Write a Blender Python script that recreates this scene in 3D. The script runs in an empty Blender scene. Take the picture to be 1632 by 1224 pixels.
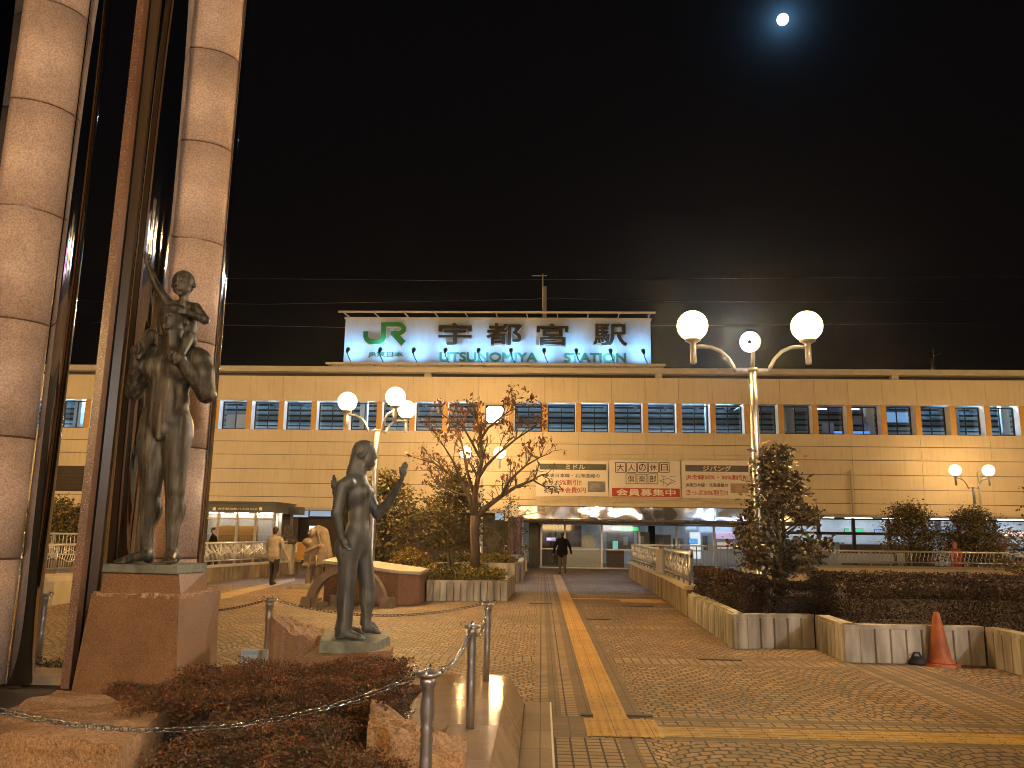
import bpy, bmesh, math, random
import numpy as np
from mathutils import Vector, Matrix
S = bpy.context.scene
COL = S.collection
R_ = math.radians

# ------------------------------------------------------------------ camera
F_PX, CX, CY = 1273.0, 816.0, 612.0            # focal length and centre of a 1632 x 1224 frame
PITCH, YAW, ROLL = R_(10.6385), R_(-2.2228), R_(0.787)
CAM_POS = np.array([0.0, 0.0, 1.55])
_f = np.array([math.sin(YAW)*math.cos(PITCH), math.cos(YAW)*math.cos(PITCH), math.sin(PITCH)])
_r = np.array([math.cos(YAW), -math.sin(YAW), 0.0])
_u = np.cross(_r, _f)
_rr = _r*math.cos(ROLL) + _u*math.sin(ROLL)
_uu = -_r*math.sin(ROLL) + _u*math.cos(ROLL)
cam = bpy.data.cameras.new('camera')
cam.sensor_width = 36.0
cam.lens = 36.0*F_PX/1632.0
cam.clip_start = 0.1
cam.clip_end = 3000.0
cam_o = bpy.data.objects.new('camera', cam)
COL.objects.link(cam_o)
m = Matrix(((_rr[0], _uu[0], -_f[0], CAM_POS[0]), (_rr[1], _uu[1], -_f[1], CAM_POS[1]), (_rr[2], _uu[2], -_f[2], CAM_POS[2]), (0, 0, 0, 1)))
cam_o.matrix_world = m
S.camera = cam_o

def ray(px, py):
    return _f + _rr*(px-CX)/F_PX - _uu*(py-CY)/F_PX
def at(px, py, Y):
    d = ray(px, py)
    return CAM_POS + d*Y/d[1]
def gp(px, py, z=0.0):
    d = ray(px, py)
    return CAM_POS + d*(z-CAM_POS[2])/d[2]

# ------------------------------------------------------------------ world (night sky with a moon aureole)
MOON_DIR = ray(1247.5, 31.0); MOON_DIR = MOON_DIR/np.linalg.norm(MOON_DIR)
W = bpy.data.worlds.new('World'); S.world = W; W.use_nodes = True
nt = W.node_tree; nt.nodes.clear()
out = nt.nodes.new('ShaderNodeOutputWorld'); bg = nt.nodes.new('ShaderNodeBackground')
sky = nt.nodes.new('ShaderNodeTexSky'); sky.sky_type = 'NISHITA'; sky.sun_disc = False
sky.sun_elevation = R_(-8); sky.sun_rotation = R_(200)
geo = nt.nodes.new('ShaderNodeTexCoord')
dot = nt.nodes.new('ShaderNodeVectorMath'); dot.operation = 'DOT_PRODUCT'
nrm = nt.nodes.new('ShaderNodeVectorMath'); nrm.operation = 'NORMALIZE'
nt.links.new(geo.outputs['Generated'], nrm.inputs[0]); nt.links.new(nrm.outputs[0], dot.inputs[0])
dot.inputs[1].default_value = tuple(MOON_DIR)
def wmath(op, a, b=None):
    n = nt.nodes.new('ShaderNodeMath'); n.operation = op
    for i, v in enumerate((a, b)):
        if v is None: continue
        if isinstance(v, (int, float)): n.inputs[i].default_value = v
        else: nt.links.new(v, n.inputs[i])
    return n.outputs[0]
ang = wmath('ARCCOSINE', wmath('MINIMUM', dot.outputs['Value'], 0.9999999))
g1 = wmath('MULTIPLY', wmath('EXPONENT', wmath('MULTIPLY', ang, -95.0)), 0.42)
g2 = wmath('MULTIPLY', wmath('EXPONENT', wmath('MULTIPLY', ang, -28.0)), 0.017)
glow = wmath('ADD', g1, g2)
mix = nt.nodes.new('ShaderNodeMix'); mix.data_type = 'RGBA'; mix.blend_type = 'ADD'; mix.inputs[0].default_value = 1.0
tint = nt.nodes.new('ShaderNodeMix'); tint.data_type = 'RGBA'; tint.blend_type = 'MULTIPLY'; tint.inputs[0].default_value = 1.0
cmb = nt.nodes.new('ShaderNodeCombineColor')
for i in range(3): nt.links.new(glow, cmb.inputs[i])
tint.inputs[7].default_value = (0.22, 0.55, 1.0, 1)
nt.links.new(cmb.outputs[0], tint.inputs[6])
skm = nt.nodes.new('ShaderNodeMix'); skm.data_type = 'RGBA'; skm.blend_type = 'MULTIPLY'; skm.inputs[0].default_value = 1.0
nt.links.new(sky.outputs[0], skm.inputs[6]); skm.inputs[7].default_value = (0.02, 0.02, 0.02, 1)
base = nt.nodes.new('ShaderNodeMix'); base.data_type = 'RGBA'; base.blend_type = 'ADD'; base.inputs[0].default_value = 1.0
nt.links.new(skm.outputs[2], base.inputs[6]); base.inputs[7].default_value = (0.0022, 0.0019, 0.0022, 1)
nt.links.new(base.outputs[2], mix.inputs[6]); nt.links.new(tint.outputs[2], mix.inputs[7])
nt.links.new(mix.outputs[2], bg.inputs[0]); bg.inputs[1].default_value = 1.0
nt.links.new(bg.outputs[0], out.inputs[0])

# moonlight
sun = bpy.data.lights.new('moonlight', 'SUN'); sun.energy = 0.012; sun.angle = R_(0.5); sun.color = (0.8, 0.9, 1.0)
sun_o = bpy.data.objects.new('moonlight', sun); COL.objects.link(sun_o)
sun_o.rotation_euler = Vector(tuple(MOON_DIR)).to_track_quat('Z', 'Y').to_euler()

S.view_settings.view_transform = 'Standard'; S.view_settings.look = 'None'
S.view_settings.exposure = 0.0; S.view_settings.gamma = 1.0
S.cycles.use_denoising = True
S.cycles.filter_width = 1.0
S.cycles.sample_clamp_indirect = 4.0
S.cycles.max_bounces = 6; S.cycles.diffuse_bounces = 3; S.cycles.glossy_bounces = 4; S.cycles.transmission_bounces = 4; S.cycles.transparent_max_bounces = 8

LAMP_COL = (1.0, 0.59, 0.215)
LAMP_W = 9800.0

# ------------------------------------------------------------------ materials
MATS = {}
def _new(name):
    mt = bpy.data.materials.new(name); mt.use_nodes = True
    n = mt.node_tree.nodes; b = n['Principled BSDF']
    return mt, mt.node_tree, b
def nd(t, typ, **kw):
    n = t.nodes.new(typ)
    for k, v in kw.items(): setattr(n, k, v)
    return n
def ramp(t, fac, stops):
    r = nd(t, 'ShaderNodeValToRGB'); t.links.new(fac, r.inputs[0])
    e = r.color_ramp.elements
    while len(e) < len(stops): e.new(0.5)
    for i, (p, c) in enumerate(stops):
        e[i].position = p; e[i].color = (c[0], c[1], c[2], 1)
    return r.outputs[0]
def coords(t, scale=(1, 1, 1), rot=(0, 0, 0)):
    tc = nd(t, 'ShaderNodeTexCoord'); mp = nd(t, 'ShaderNodeMapping')
    mp.inputs['Scale'].default_value = scale; mp.inputs['Rotation'].default_value = rot
    t.links.new(tc.outputs['Object'], mp.inputs[0]); return mp.outputs[0]
def noise(t, vec, scale, detail=4, rough=0.6):
    n = nd(t, 'ShaderNodeTexNoise'); n.inputs['Scale'].default_value = scale
    n.inputs['Detail'].default_value = detail; n.inputs['Roughness'].default_value = rough
    t.links.new(vec, n.inputs['Vector']); return n.outputs['Fac']
def bump(t, b, h, strength, dist=0.01):
    bp = nd(t, 'ShaderNodeBump'); bp.inputs['Strength'].default_value = strength; bp.inputs['Distance'].default_value = dist
    t.links.new(h, bp.inputs['Height']); t.links.new(bp.outputs[0], b.inputs['Normal'])
def mixc(t, fac, a, b, mode='MIX'):
    x = nd(t, 'ShaderNodeMix', data_type='RGBA', blend_type=mode)
    for i, v in ((0, fac), (6, a), (7, b)):
        if isinstance(v, (int, float)): x.inputs[i].default_value = v
        elif isinstance(v, (tuple, list)): x.inputs[i].default_value = (v[0], v[1], v[2], 1)
        else: t.links.new(v, x.inputs[i])
    return x.outputs[2]
def mth(t, op, a, b=None):
    n = nd(t, 'ShaderNodeMath', operation=op)
    for i, v in enumerate((a, b)):
        if v is None: continue
        if isinstance(v, (int, float)): n.inputs[i].default_value = v
        else: t.links.new(v, n.inputs[i])
    return n.outputs[0]

def mat(name, c1, c2=None, scale=6.0, rough=0.6, metal=0.0, bmp=0.0, bscale=None, stretch=(1, 1, 1), spec=0.5, fine=None):
    """noise-mottled principled material"""
    mt, t, b = _new(name)
    b.inputs['Roughness'].default_value = rough; b.inputs['Metallic'].default_value = metal
    b.inputs['Specular IOR Level'].default_value = spec
    v = coords(t, stretch)
    if c2 is None: c2 = tuple(x*0.8 for x in c1)
    f = noise(t, v, scale)
    c = ramp(t, f, ((0.32, c2), (0.68, c1)))
    if fine:
        f2 = noise(t, v, fine, 2)
        c = mixc(t, 0.55, c, ramp(t, f2, ((0.35, (0.45, 0.42, 0.4)), (0.65, (1.5, 1.5, 1.5)))), 'MULTIPLY')
    t.links.new(c, b.inputs['Base Color'])
    if bmp: bump(t, b, noise(t, v, bscale or scale*4, 5), bmp)
    MATS[name] = mt
    return mt
def emit(name, col, strength):
    if name in MATS: return MATS[name]
    mt, t, b = _new(name)
    b.inputs['Base Color'].default_value = (*[min(1, x) for x in col], 1)
    b.inputs['Emission Color'].default_value = (*col, 1); b.inputs['Emission Strength'].default_value = strength
    b.inputs['Roughness'].default_value = 0.4
    MATS[name] = mt; return mt

def streaked_facade():
    mt, t, b = _new('facade'); v = coords(t); b.inputs['Roughness'].default_value = 0.55
    c = ramp(t, noise(t, v, 0.7, 5), ((0.3, (0.59, 0.50, 0.365)), (0.7, (0.665, 0.57, 0.42))))
    s_ = noise(t, coords(t, (5, 5, 0.35)), 1.5, 4, 0.7)
    c = mixc(t, 1.0, c, ramp(t, s_, ((0.28, (0.80, 0.79, 0.77)), (0.46, (0.98, 0.98, 0.98)), (0.75, (1.03, 1.03, 1.03)))), 'MULTIPLY')
    s2_ = noise(t, coords(t, (1.2, 1.2, 1.2)), 2.2, 6, 0.75)
    c = mixc(t, ramp(t, s2_, ((0.62, (0, 0, 0)), (0.78, (0.35, 0.35, 0.35)))), c, (0.40, 0.33, 0.23))
    t.links.new(c, b.inputs['Base Color']); bump(t, b, noise(t, v, 30, 4), 0.05); MATS['facade'] = mt
streaked_facade()
mat('facade_gap', (0.05, 0.04, 0.03))
mat('pier_gold', (0.62, 0.36, 0.09), (0.54, 0.30, 0.07), 8, 0.5)
mat('white_reveal', (0.75, 0.73, 0.70), (0.68, 0.66, 0.62), 4, 0.5)
mat('black_frame', (0.012, 0.012, 0.013), None, 5, 0.35)
mat('brown_dark', (0.045, 0.028, 0.018), (0.03, 0.02, 0.014), 3, 0.4)
mat('wood_panel', (0.16, 0.075, 0.035), (0.11, 0.05, 0.025), 3, 0.45, stretch=(6, 6, 0.6))
mat('roof_metal', (0.5, 0.46, 0.40), (0.42, 0.39, 0.34), 3, 0.45)
mat('booth_header', (0.10, 0.10, 0.08), (0.075, 0.075, 0.06), 3, 0.4)
mat('roof_dark', (0.03, 0.027, 0.024))
mat('interior_blue', (0.36, 0.46, 0.51), (0.21, 0.29, 0.34), 1.6, 0.6)
mat('interior_white', (0.62, 0.66, 0.70), (0.5, 0.54, 0.58), 2, 0.6)
mat('interior_grey', (0.30, 0.29, 0.27), (0.20, 0.19, 0.18), 1.0, 0.6)
mat('sign_white', (0.42, 0.49, 0.57), (0.37, 0.44, 0.52), 0.9, 0.55, stretch=(6, 1, 0.8))
mat('sign_green', (0.02, 0.22, 0.07), (0.018, 0.19, 0.06), 3, 0.4)
mat('letter_green', (0.025, 0.17, 0.10), (0.02, 0.15, 0.085), 3, 0.45)
mat('letter_black', (0.018, 0.017, 0.016), None, 3, 0.45)
mat('letter_edge', (0.62, 0.60, 0.55), None, 3, 0.4)
mat('paint_white', (0.72, 0.70, 0.66), (0.62, 0.60, 0.56), 5, 0.5)
mat('steel', (0.50, 0.49, 0.48), (0.40, 0.39, 0.38), 9, 0.28, 0.85, stretch=(1, 1, 0.1))
mat('steel_dull', (0.50, 0.48, 0.45), (0.38, 0.36, 0.34), 12, 0.4, 1.0)
mat('chrome', (0.82, 0.84, 0.88), (0.74, 0.76, 0.80), 2, 0.06, 1.0)
mat('mirror_dark', (0.28, 0.31, 0.40), (0.20, 0.23, 0.31), 1, 0.05, 1.0)
mat('bronze_strip', (0.10, 0.06, 0.026), (0.07, 0.042, 0.018), 2, 0.3, 0.0, spec=0.2, stretch=(1, 1, 0.15))
mat('black_panel', (0.010, 0.009, 0.008), None, 2, 0.55, spec=0.08)
mat('chain_metal', (0.30, 0.28, 0.26), (0.2, 0.19, 0.18), 30, 0.25, 1.0)
mat('banner_white', (0.80, 0.74, 0.69), (0.74, 0.68, 0.63), 1.5, 0.6)
mat('banner_red', (0.46, 0.055, 0.025), (0.42, 0.05, 0.022), 2, 0.6)
mat('banner_green', (0.10, 0.11, 0.07), None, 2, 0.6)
mat('banner_violet', (0.13, 0.11, 0.14), None, 2, 0.6)
mat('ink', (0.05, 0.035, 0.03), None, 2, 0.6)
mat('ink_red', (0.50, 0.09, 0.045), None, 2, 0.6)
mat('photo_print', (0.32, 0.32, 0.34), (0.12, 0.12, 0.14), 2.5, 0.5)
mat('photo_print_warm', (0.50, 0.36, 0.26), (0.36, 0.22, 0.15), 2.5, 0.5)
mat('flag_purple', (0.085, 0.05, 0.09), (0.065, 0.038, 0.07), 2, 0.7)
mat('grass_soil', (0.035, 0.025, 0.016), (0.02, 0.015, 0.010), 9, 0.9, bmp=0.6, bscale=30)
mat('concrete_wall', (0.44, 0.41, 0.35), (0.19, 0.165, 0.125), 3.2, 0.85, bmp=0.3, bscale=12, stretch=(1.5, 1.5, 0.28), fine=2.6)
mat('stained_wall', (0.27, 0.205, 0.13), (0.07, 0.052, 0.032), 2.4, 0.85, bmp=0.3, bscale=12, stretch=(1.2, 1.2, 0.25), fine=2.2)
mat('stone_cap', (0.44, 0.38, 0.29), (0.36, 0.31, 0.23), 3, 0.7, bmp=0.15)
mat('carved_stone', (0.24, 0.18, 0.12), (0.12, 0.09, 0.06), 4, 0.85, bmp=0.5, bscale=40)
mat('rail_steel', (0.80, 0.77, 0.72), (0.68, 0.65, 0.60), 9, 0.25, 0.45)
mat('cone_orange', (0.42, 0.10, 0.022), (0.22, 0.055, 0.016), 5, 0.6, bmp=0.1)
mat('rubber', (0.02, 0.018, 0.016), None, 5, 0.7)
mat('grate', (0.018, 0.015, 0.012), None, 30, 0.5)
mat('bark', (0.085, 0.06, 0.04), (0.045, 0.032, 0.022), 12, 0.85, bmp=0.6, bscale=40, stretch=(1, 1, 0.3))
mat('bark_pale', (0.17, 0.14, 0.10), (0.10, 0.08, 0.055), 12, 0.85, bmp=0.4, bscale=40, stretch=(1, 1, 0.3))
mat('core_shade', (0.018, 0.013, 0.009), (0.010, 0.008, 0.006), 20, 0.9, bmp=0.5)
mat('wire', (0.05, 0.045, 0.04), None, 2, 0.5)
mat('skin', (0.42, 0.25, 0.17), None, 8, 0.55)
mat('hair_black', (0.012, 0.010, 0.009), None, 30, 0.6)
mat('coat_black', (0.0045, 0.0045, 0.005), (0.003, 0.003, 0.0035), 14, 0.9, bmp=0.3, spec=0.15)
mat('coat_beige', (0.33, 0.265, 0.19), (0.25, 0.20, 0.14), 9, 0.85, bmp=0.4, bscale=20)
mat('trousers_dark', (0.022, 0.018, 0.016), None, 14, 0.85)
mat('trousers_khaki', (0.10, 0.075, 0.045), (0.07, 0.052, 0.03), 14, 0.85)
mat('coat_red', (0.48, 0.075, 0.035), (0.38, 0.055, 0.028), 9, 0.8)
mat('shoe', (0.02, 0.014, 0.01), None, 9, 0.5)

def leaf_mat(name, c1, c2, c3, scale, rough=0.6, spec=0.3):
    mt, t, b = _new(name); b.inputs['Roughness'].default_value = rough; b.inputs['Specular IOR Level'].default_value = spec
    v = coords(t)
    f = noise(t, v, scale, 2); f2 = noise(t, v, scale*7, 1)
    c = ramp(t, mth(t, 'ADD', mth(t, 'MULTIPLY', f, 0.55), mth(t, 'MULTIPLY', f2, 0.45)), ((0.36, c3), (0.5, c2), (0.62, c1)))
    t.links.new(c, b.inputs['Base Color']); MATS[name] = mt
leaf_mat('leaf_azalea', (0.32, 0.12, 0.045), (0.15, 0.06, 0.025), (0.05, 0.03, 0.014), 5)
leaf_mat('leaf_azalea_green', (0.15, 0.085, 0.028), (0.085, 0.06, 0.02), (0.04, 0.035, 0.012), 5)
leaf_mat('leaf_hedge', (0.078, 0.042, 0.022), (0.045, 0.027, 0.015), (0.024, 0.018, 0.010), 4)
leaf_mat('leaf_gold', (0.34, 0.23, 0.045), (0.22, 0.155, 0.034), (0.09, 0.07, 0.02), 3)
leaf_mat('leaf_green', (0.10, 0.10, 0.03), (0.06, 0.065, 0.02), (0.03, 0.035, 0.012), 3)
leaf_mat('leaf_dark', (0.13, 0.088, 0.036), (0.078, 0.06, 0.026), (0.04, 0.036, 0.016), 3, 0.45, 0.5)
leaf_mat('leaf_orange', (0.20, 0.10, 0.03), (0.12, 0.075, 0.025), (0.05, 0.045, 0.016), 3)
leaf_mat('leaf_dry', (0.22, 0.085, 0.03), (0.14, 0.055, 0.022), (0.08, 0.035, 0.016), 4)

def granite(name, c1, c2, rough=0.5, bmp=0.0, spk=90.0):
    mt, t, b = _new(name); b.inputs['Roughness'].default_value = rough
    v = coords(t)
    f = noise(t, v, spk, 2); f2 = noise(t, v, 2.2, 5); f3 = noise(t, v, spk*2.4, 1)
    c = ramp(t, f, ((0.30, c2), (0.62, c1)))
    c = mixc(t, 1.0, c, ramp(t, f2, ((0.3, (0.72, 0.70, 0.68)), (0.7, (1.12, 1.1, 1.08)))), 'MULTIPLY')
    c = mixc(t, ramp(t, f3, ((0.66, (0, 0, 0)), (0.72, (1, 1, 1)))), c, (0.62, 0.54, 0.46))
    t.links.new(c, b.inputs['Base Color'])
    if bmp: bump(t, b, noise(t, v, 14, 6), bmp, 0.03)
    MATS[name] = mt
granite('granite_tan', (0.64, 0.47, 0.36), (0.36, 0.25, 0.18), 0.55, spk=66)
granite('granite_red', (0.29, 0.155, 0.066), (0.14, 0.072, 0.032), 0.5, spk=95)
granite('granite_rough', (0.52, 0.31, 0.15), (0.23, 0.13, 0.06), 0.85, 0.8, spk=60)
granite('granite_polished', (0.42, 0.31, 0.20), (0.36, 0.26, 0.165), 0.10, spk=120)
granite('granite_brown', (0.20, 0.10, 0.055), (0.11, 0.055, 0.03), 0.3, spk=60)

def bronze():
    mt, t, b = _new('bronze'); v = coords(t); vs = coords(t, (16, 16, 0.9))
    f = noise(t, v, 3.5, 5); st = noise(t, vs, 1.6, 3)
    c = ramp(t, f, ((0.3, (0.022, 0.017, 0.010)), (0.55, (0.045, 0.036, 0.023)), (0.75, (0.085, 0.072, 0.048))))
    c = mixc(t, ramp(t, st, ((0.48, (0, 0, 0)), (0.66, (0.8, 0.8, 0.8)))), c, (0.17, 0.155, 0.11))
    t.links.new(c, b.inputs['Base Color']); b.inputs['Metallic'].default_value = 0.25; b.inputs['Roughness'].default_value = 0.5
    bump(t, b, noise(t, v, 45, 3), 0.12); MATS['bronze'] = mt
    mt, t, b = _new('bronze_green'); v = coords(t); vs = coords(t, (14, 14, 0.9))
    f = noise(t, v, 4, 5); st = noise(t, vs, 1.6, 3)
    c = ramp(t, f, ((0.3, (0.055, 0.055, 0.050)), (0.7, (0.115, 0.117, 0.108))))
    c = mixc(t, ramp(t, st, ((0.55, (0, 0, 0)), (0.72, (0.6, 0.6, 0.6)))), c, (0.27, 0.28, 0.235))
    t.links.new(c, b.inputs['Base Color']); b.inputs['Metallic'].default_value = 0.25; b.inputs['Roughness'].default_value = 0.5
    bump(t, b, noise(t, v, 45, 3), 0.12); MATS['bronze_green'] = mt
    mat('verdigris', (0.20, 0.215, 0.16), (0.10, 0.10, 0.075), 9, 0.7, bmp=0.3)
bronze()

def canopy_steel():
    mt, t, b = _new('canopy_steel'); v = coords(t, (0.8, 1, 1.3)); b.inputs['Metallic'].default_value = 0.92
    b.inputs['Roughness'].default_value = 0.035; b.inputs['Base Color'].default_value = (0.72, 0.72, 0.78, 1)
    bump(t, b, noise(t, v, 0.8, 1), 0.14, 0.16); MATS['canopy_steel'] = mt
canopy_steel()

def glass(name, tint, refl=0.10):
    mt, t, b = _new(name); o = t.nodes['Material Output']
    tr = nd(t, 'ShaderNodeBsdfTransparent'); tr.inputs[0].default_value = (*tint, 1)
    gl = nd(t, 'ShaderNodeBsdfGlossy'); gl.inputs['Roughness'].default_value = 0.03
    mx = nd(t, 'ShaderNodeMixShader'); mx.inputs[0].default_value = refl
    t.links.new(tr.outputs[0], mx.inputs[1]); t.links.new(gl.outputs[0], mx.inputs[2]); t.links.new(mx.outputs[0], o.inputs[0])
    MATS[name] = mt
glass('glass', (0.88, 0.92, 0.95)); glass('glass_booth', (0.7, 0.68, 0.66), 0.2)

def paver(name, mode, c1, c2, mortar, bw, bh, msize, rough=0.65):
    mt, t, b = _new(name); b.inputs['Roughness'].default_value = rough
    tc = nd(t, 'ShaderNodeTexCoord'); sp = nd(t, 'ShaderNodeSeparateXYZ'); t.links.new(tc.outputs['Object'], sp.inputs[0])
    X, Y = sp.outputs[0], sp.outputs[1]
    if mode == 'fan':
        P, Rr = 1.0, 0.70
        nz = nd(t, 'ShaderNodeTexNoise'); nz.inputs['Scale'].default_value = 11.0; nz.inputs['Detail'].default_value = 2
        t.links.new(tc.outputs['Object'], nz.inputs['Vector']); sn_ = nd(t, 'ShaderNodeSeparateColor'); t.links.new(nz.outputs['Color'], sn_.inputs[0])
        X = mth(t, 'ADD', X, mth(t, 'MULTIPLY', mth(t, 'SUBTRACT', sn_.outputs[0], 0.5), 0.045)); Y = mth(t, 'ADD', Y, mth(t, 'MULTIPLY', mth(t, 'SUBTRACT', sn_.outputs[1], 0.5), 0.045))
        wob = mth(t, 'MULTIPLY', noise(t, tc.outputs['Object'], 2.2, 2), 0.10)
        xx = mth(t, 'ADD', mth(t, 'DIVIDE', X, P), wob)
        cell = mth(t, 'FLOOR', xx)
        u = mth(t, 'MULTIPLY', mth(t, 'SUBTRACT', mth(t, 'SUBTRACT', xx, cell), 0.5), P)
        v = mth(t, 'SUBTRACT', Y, mth(t, 'SQRT', mth(t, 'SUBTRACT', Rr*Rr, mth(t, 'MULTIPLY', u, u))))
        v = mth(t, 'ADD', v, mth(t, 'MULTIPLY', cell, 0.037))
        s = mth(t, 'ADD', mth(t, 'MULTIPLY', mth(t, 'ARCSINE', mth(t, 'DIVIDE', u, Rr)), Rr), mth(t, 'MULTIPLY', cell, 7.31))
    else:
        s, v = (X, Y) if mode == 'x' else (Y, X)
    cb = nd(t, 'ShaderNodeCombineXYZ'); t.links.new(s, cb.inputs[0]); t.links.new(v, cb.inputs[1])
    br = nd(t, 'ShaderNodeTexBrick')
    br.inputs['Scale'].default_value = 1.0; br.inputs['Brick Width'].default_value = bw; br.inputs['Row Height'].default_value = bh
    br.inputs['Mortar Size'].default_value = msize; br.inputs['Mortar Smooth'].default_value = 0.25; br.inputs['Bias'].default_value = 0.0
    br.inputs['Color1'].default_value = (*c1, 1); br.inputs['Color2'].default_value = (*c2, 1); br.inputs['Mortar'].default_value = (*mortar, 1)
    if mode != 'fan': br.offset = 0.0
    t.links.new(cb.outputs[0], br.inputs['Vector'])
    f = noise(t, tc.outputs['Object'], 0.9, 5)
    c = mixc(t, 1.0, br.outputs['Color'], ramp(t, f, ((0.3, (0.68, 0.66, 0.64)), (0.7, (1.1, 1.1, 1.1)))), 'MULTIPLY')
    f2 = noise(t, tc.outputs['Object'], 60, 3)
    c = mixc(t, 0.6, c, ramp(t, f2, ((0.3, (0.7, 0.7, 0.7)), (0.7, (1.25, 1.25, 1.25)))), 'MULTIPLY')
    f3 = noise(t, tc.outputs['Object'], 0.28, 6, 0.7); c = mixc(t, 0.8, c, ramp(t, f3, ((0.36, (0.62, 0.6, 0.58)), (0.5, (1.0, 1.0, 1.0)), (0.68, (1.12, 1.12, 1.12)))), 'MULTIPLY')
    f4 = noise(t, tc.outputs['Object'], 9.0, 1); c = mixc(t, ramp(t, f4, ((0.73, (0, 0, 0)), (0.76, (0.55, 0.55, 0.55)))), c, (0.03, 0.024, 0.018))
    t.links.new(c, b.inputs['Base Color'])
    h = mth(t, 'ADD', mth(t, 'MULTIPLY', br.outputs['Fac'], -1.0), mth(t, 'MULTIPLY', f2, 0.25))
    bump(t, b, h, 0.8, 0.015)
    MATS[name] = mt
paver('paver_fan', 'fan', (0.42, 0.275, 0.165), (0.235, 0.165, 0.09), (0.010, 0.007, 0.005), 0.125, 0.098, 0.012)
paver('paver_fan_dark', 'fan', (0.33, 0.215, 0.13), (0.175, 0.122, 0.07), (0.010, 0.007, 0.005), 0.125, 0.098, 0.012)
paver('paver_light', 'y', (0.34, 0.245, 0.15), (0.27, 0.19, 0.115), (0.015, 0.01, 0.007), 0.075, 0.115, 0.009)
paver('paver_light_x', 'x', (0.34, 0.245, 0.15), (0.26, 0.185, 0.11), (0.015, 0.01, 0.007), 0.115, 0.09, 0.009)
paver('paver_dark', 'y', (0.16, 0.11, 0.072), (0.13, 0.09, 0.06), (0.03, 0.02, 0.013), 0.18, 0.14, 0.004)
paver('paver_dark_x', 'x', (0.16, 0.11, 0.072), (0.13, 0.09, 0.06), (0.03, 0.02, 0.013), 0.24, 0.14, 0.004)
paver('tactile', 'y', (0.52, 0.31, 0.055), (0.47, 0.275, 0.045), (0.08, 0.045, 0.012), 0.30, 0.30, 0.004, 0.5)
paver('tactile_pale', 'x', (0.46, 0.33, 0.13), (0.40, 0.28, 0.10), (0.06, 0.04, 0.02), 0.30, 0.30, 0.004, 0.5)
paver('slab_stone', 'x', (0.27, 0.19, 0.115), (0.24, 0.165, 0.10), (0.05, 0.03, 0.02), 0.6, 0.55, 0.004, 0.6)
mat('asphalt', (0.05, 0.045, 0.04), (0.035, 0.032, 0.028), 3, 0.8, bmp=0.2, bscale=60)
mat('deck_far', (0.13, 0.095, 0.065), (0.10, 0.075, 0.05), 1.5, 0.7)
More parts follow.
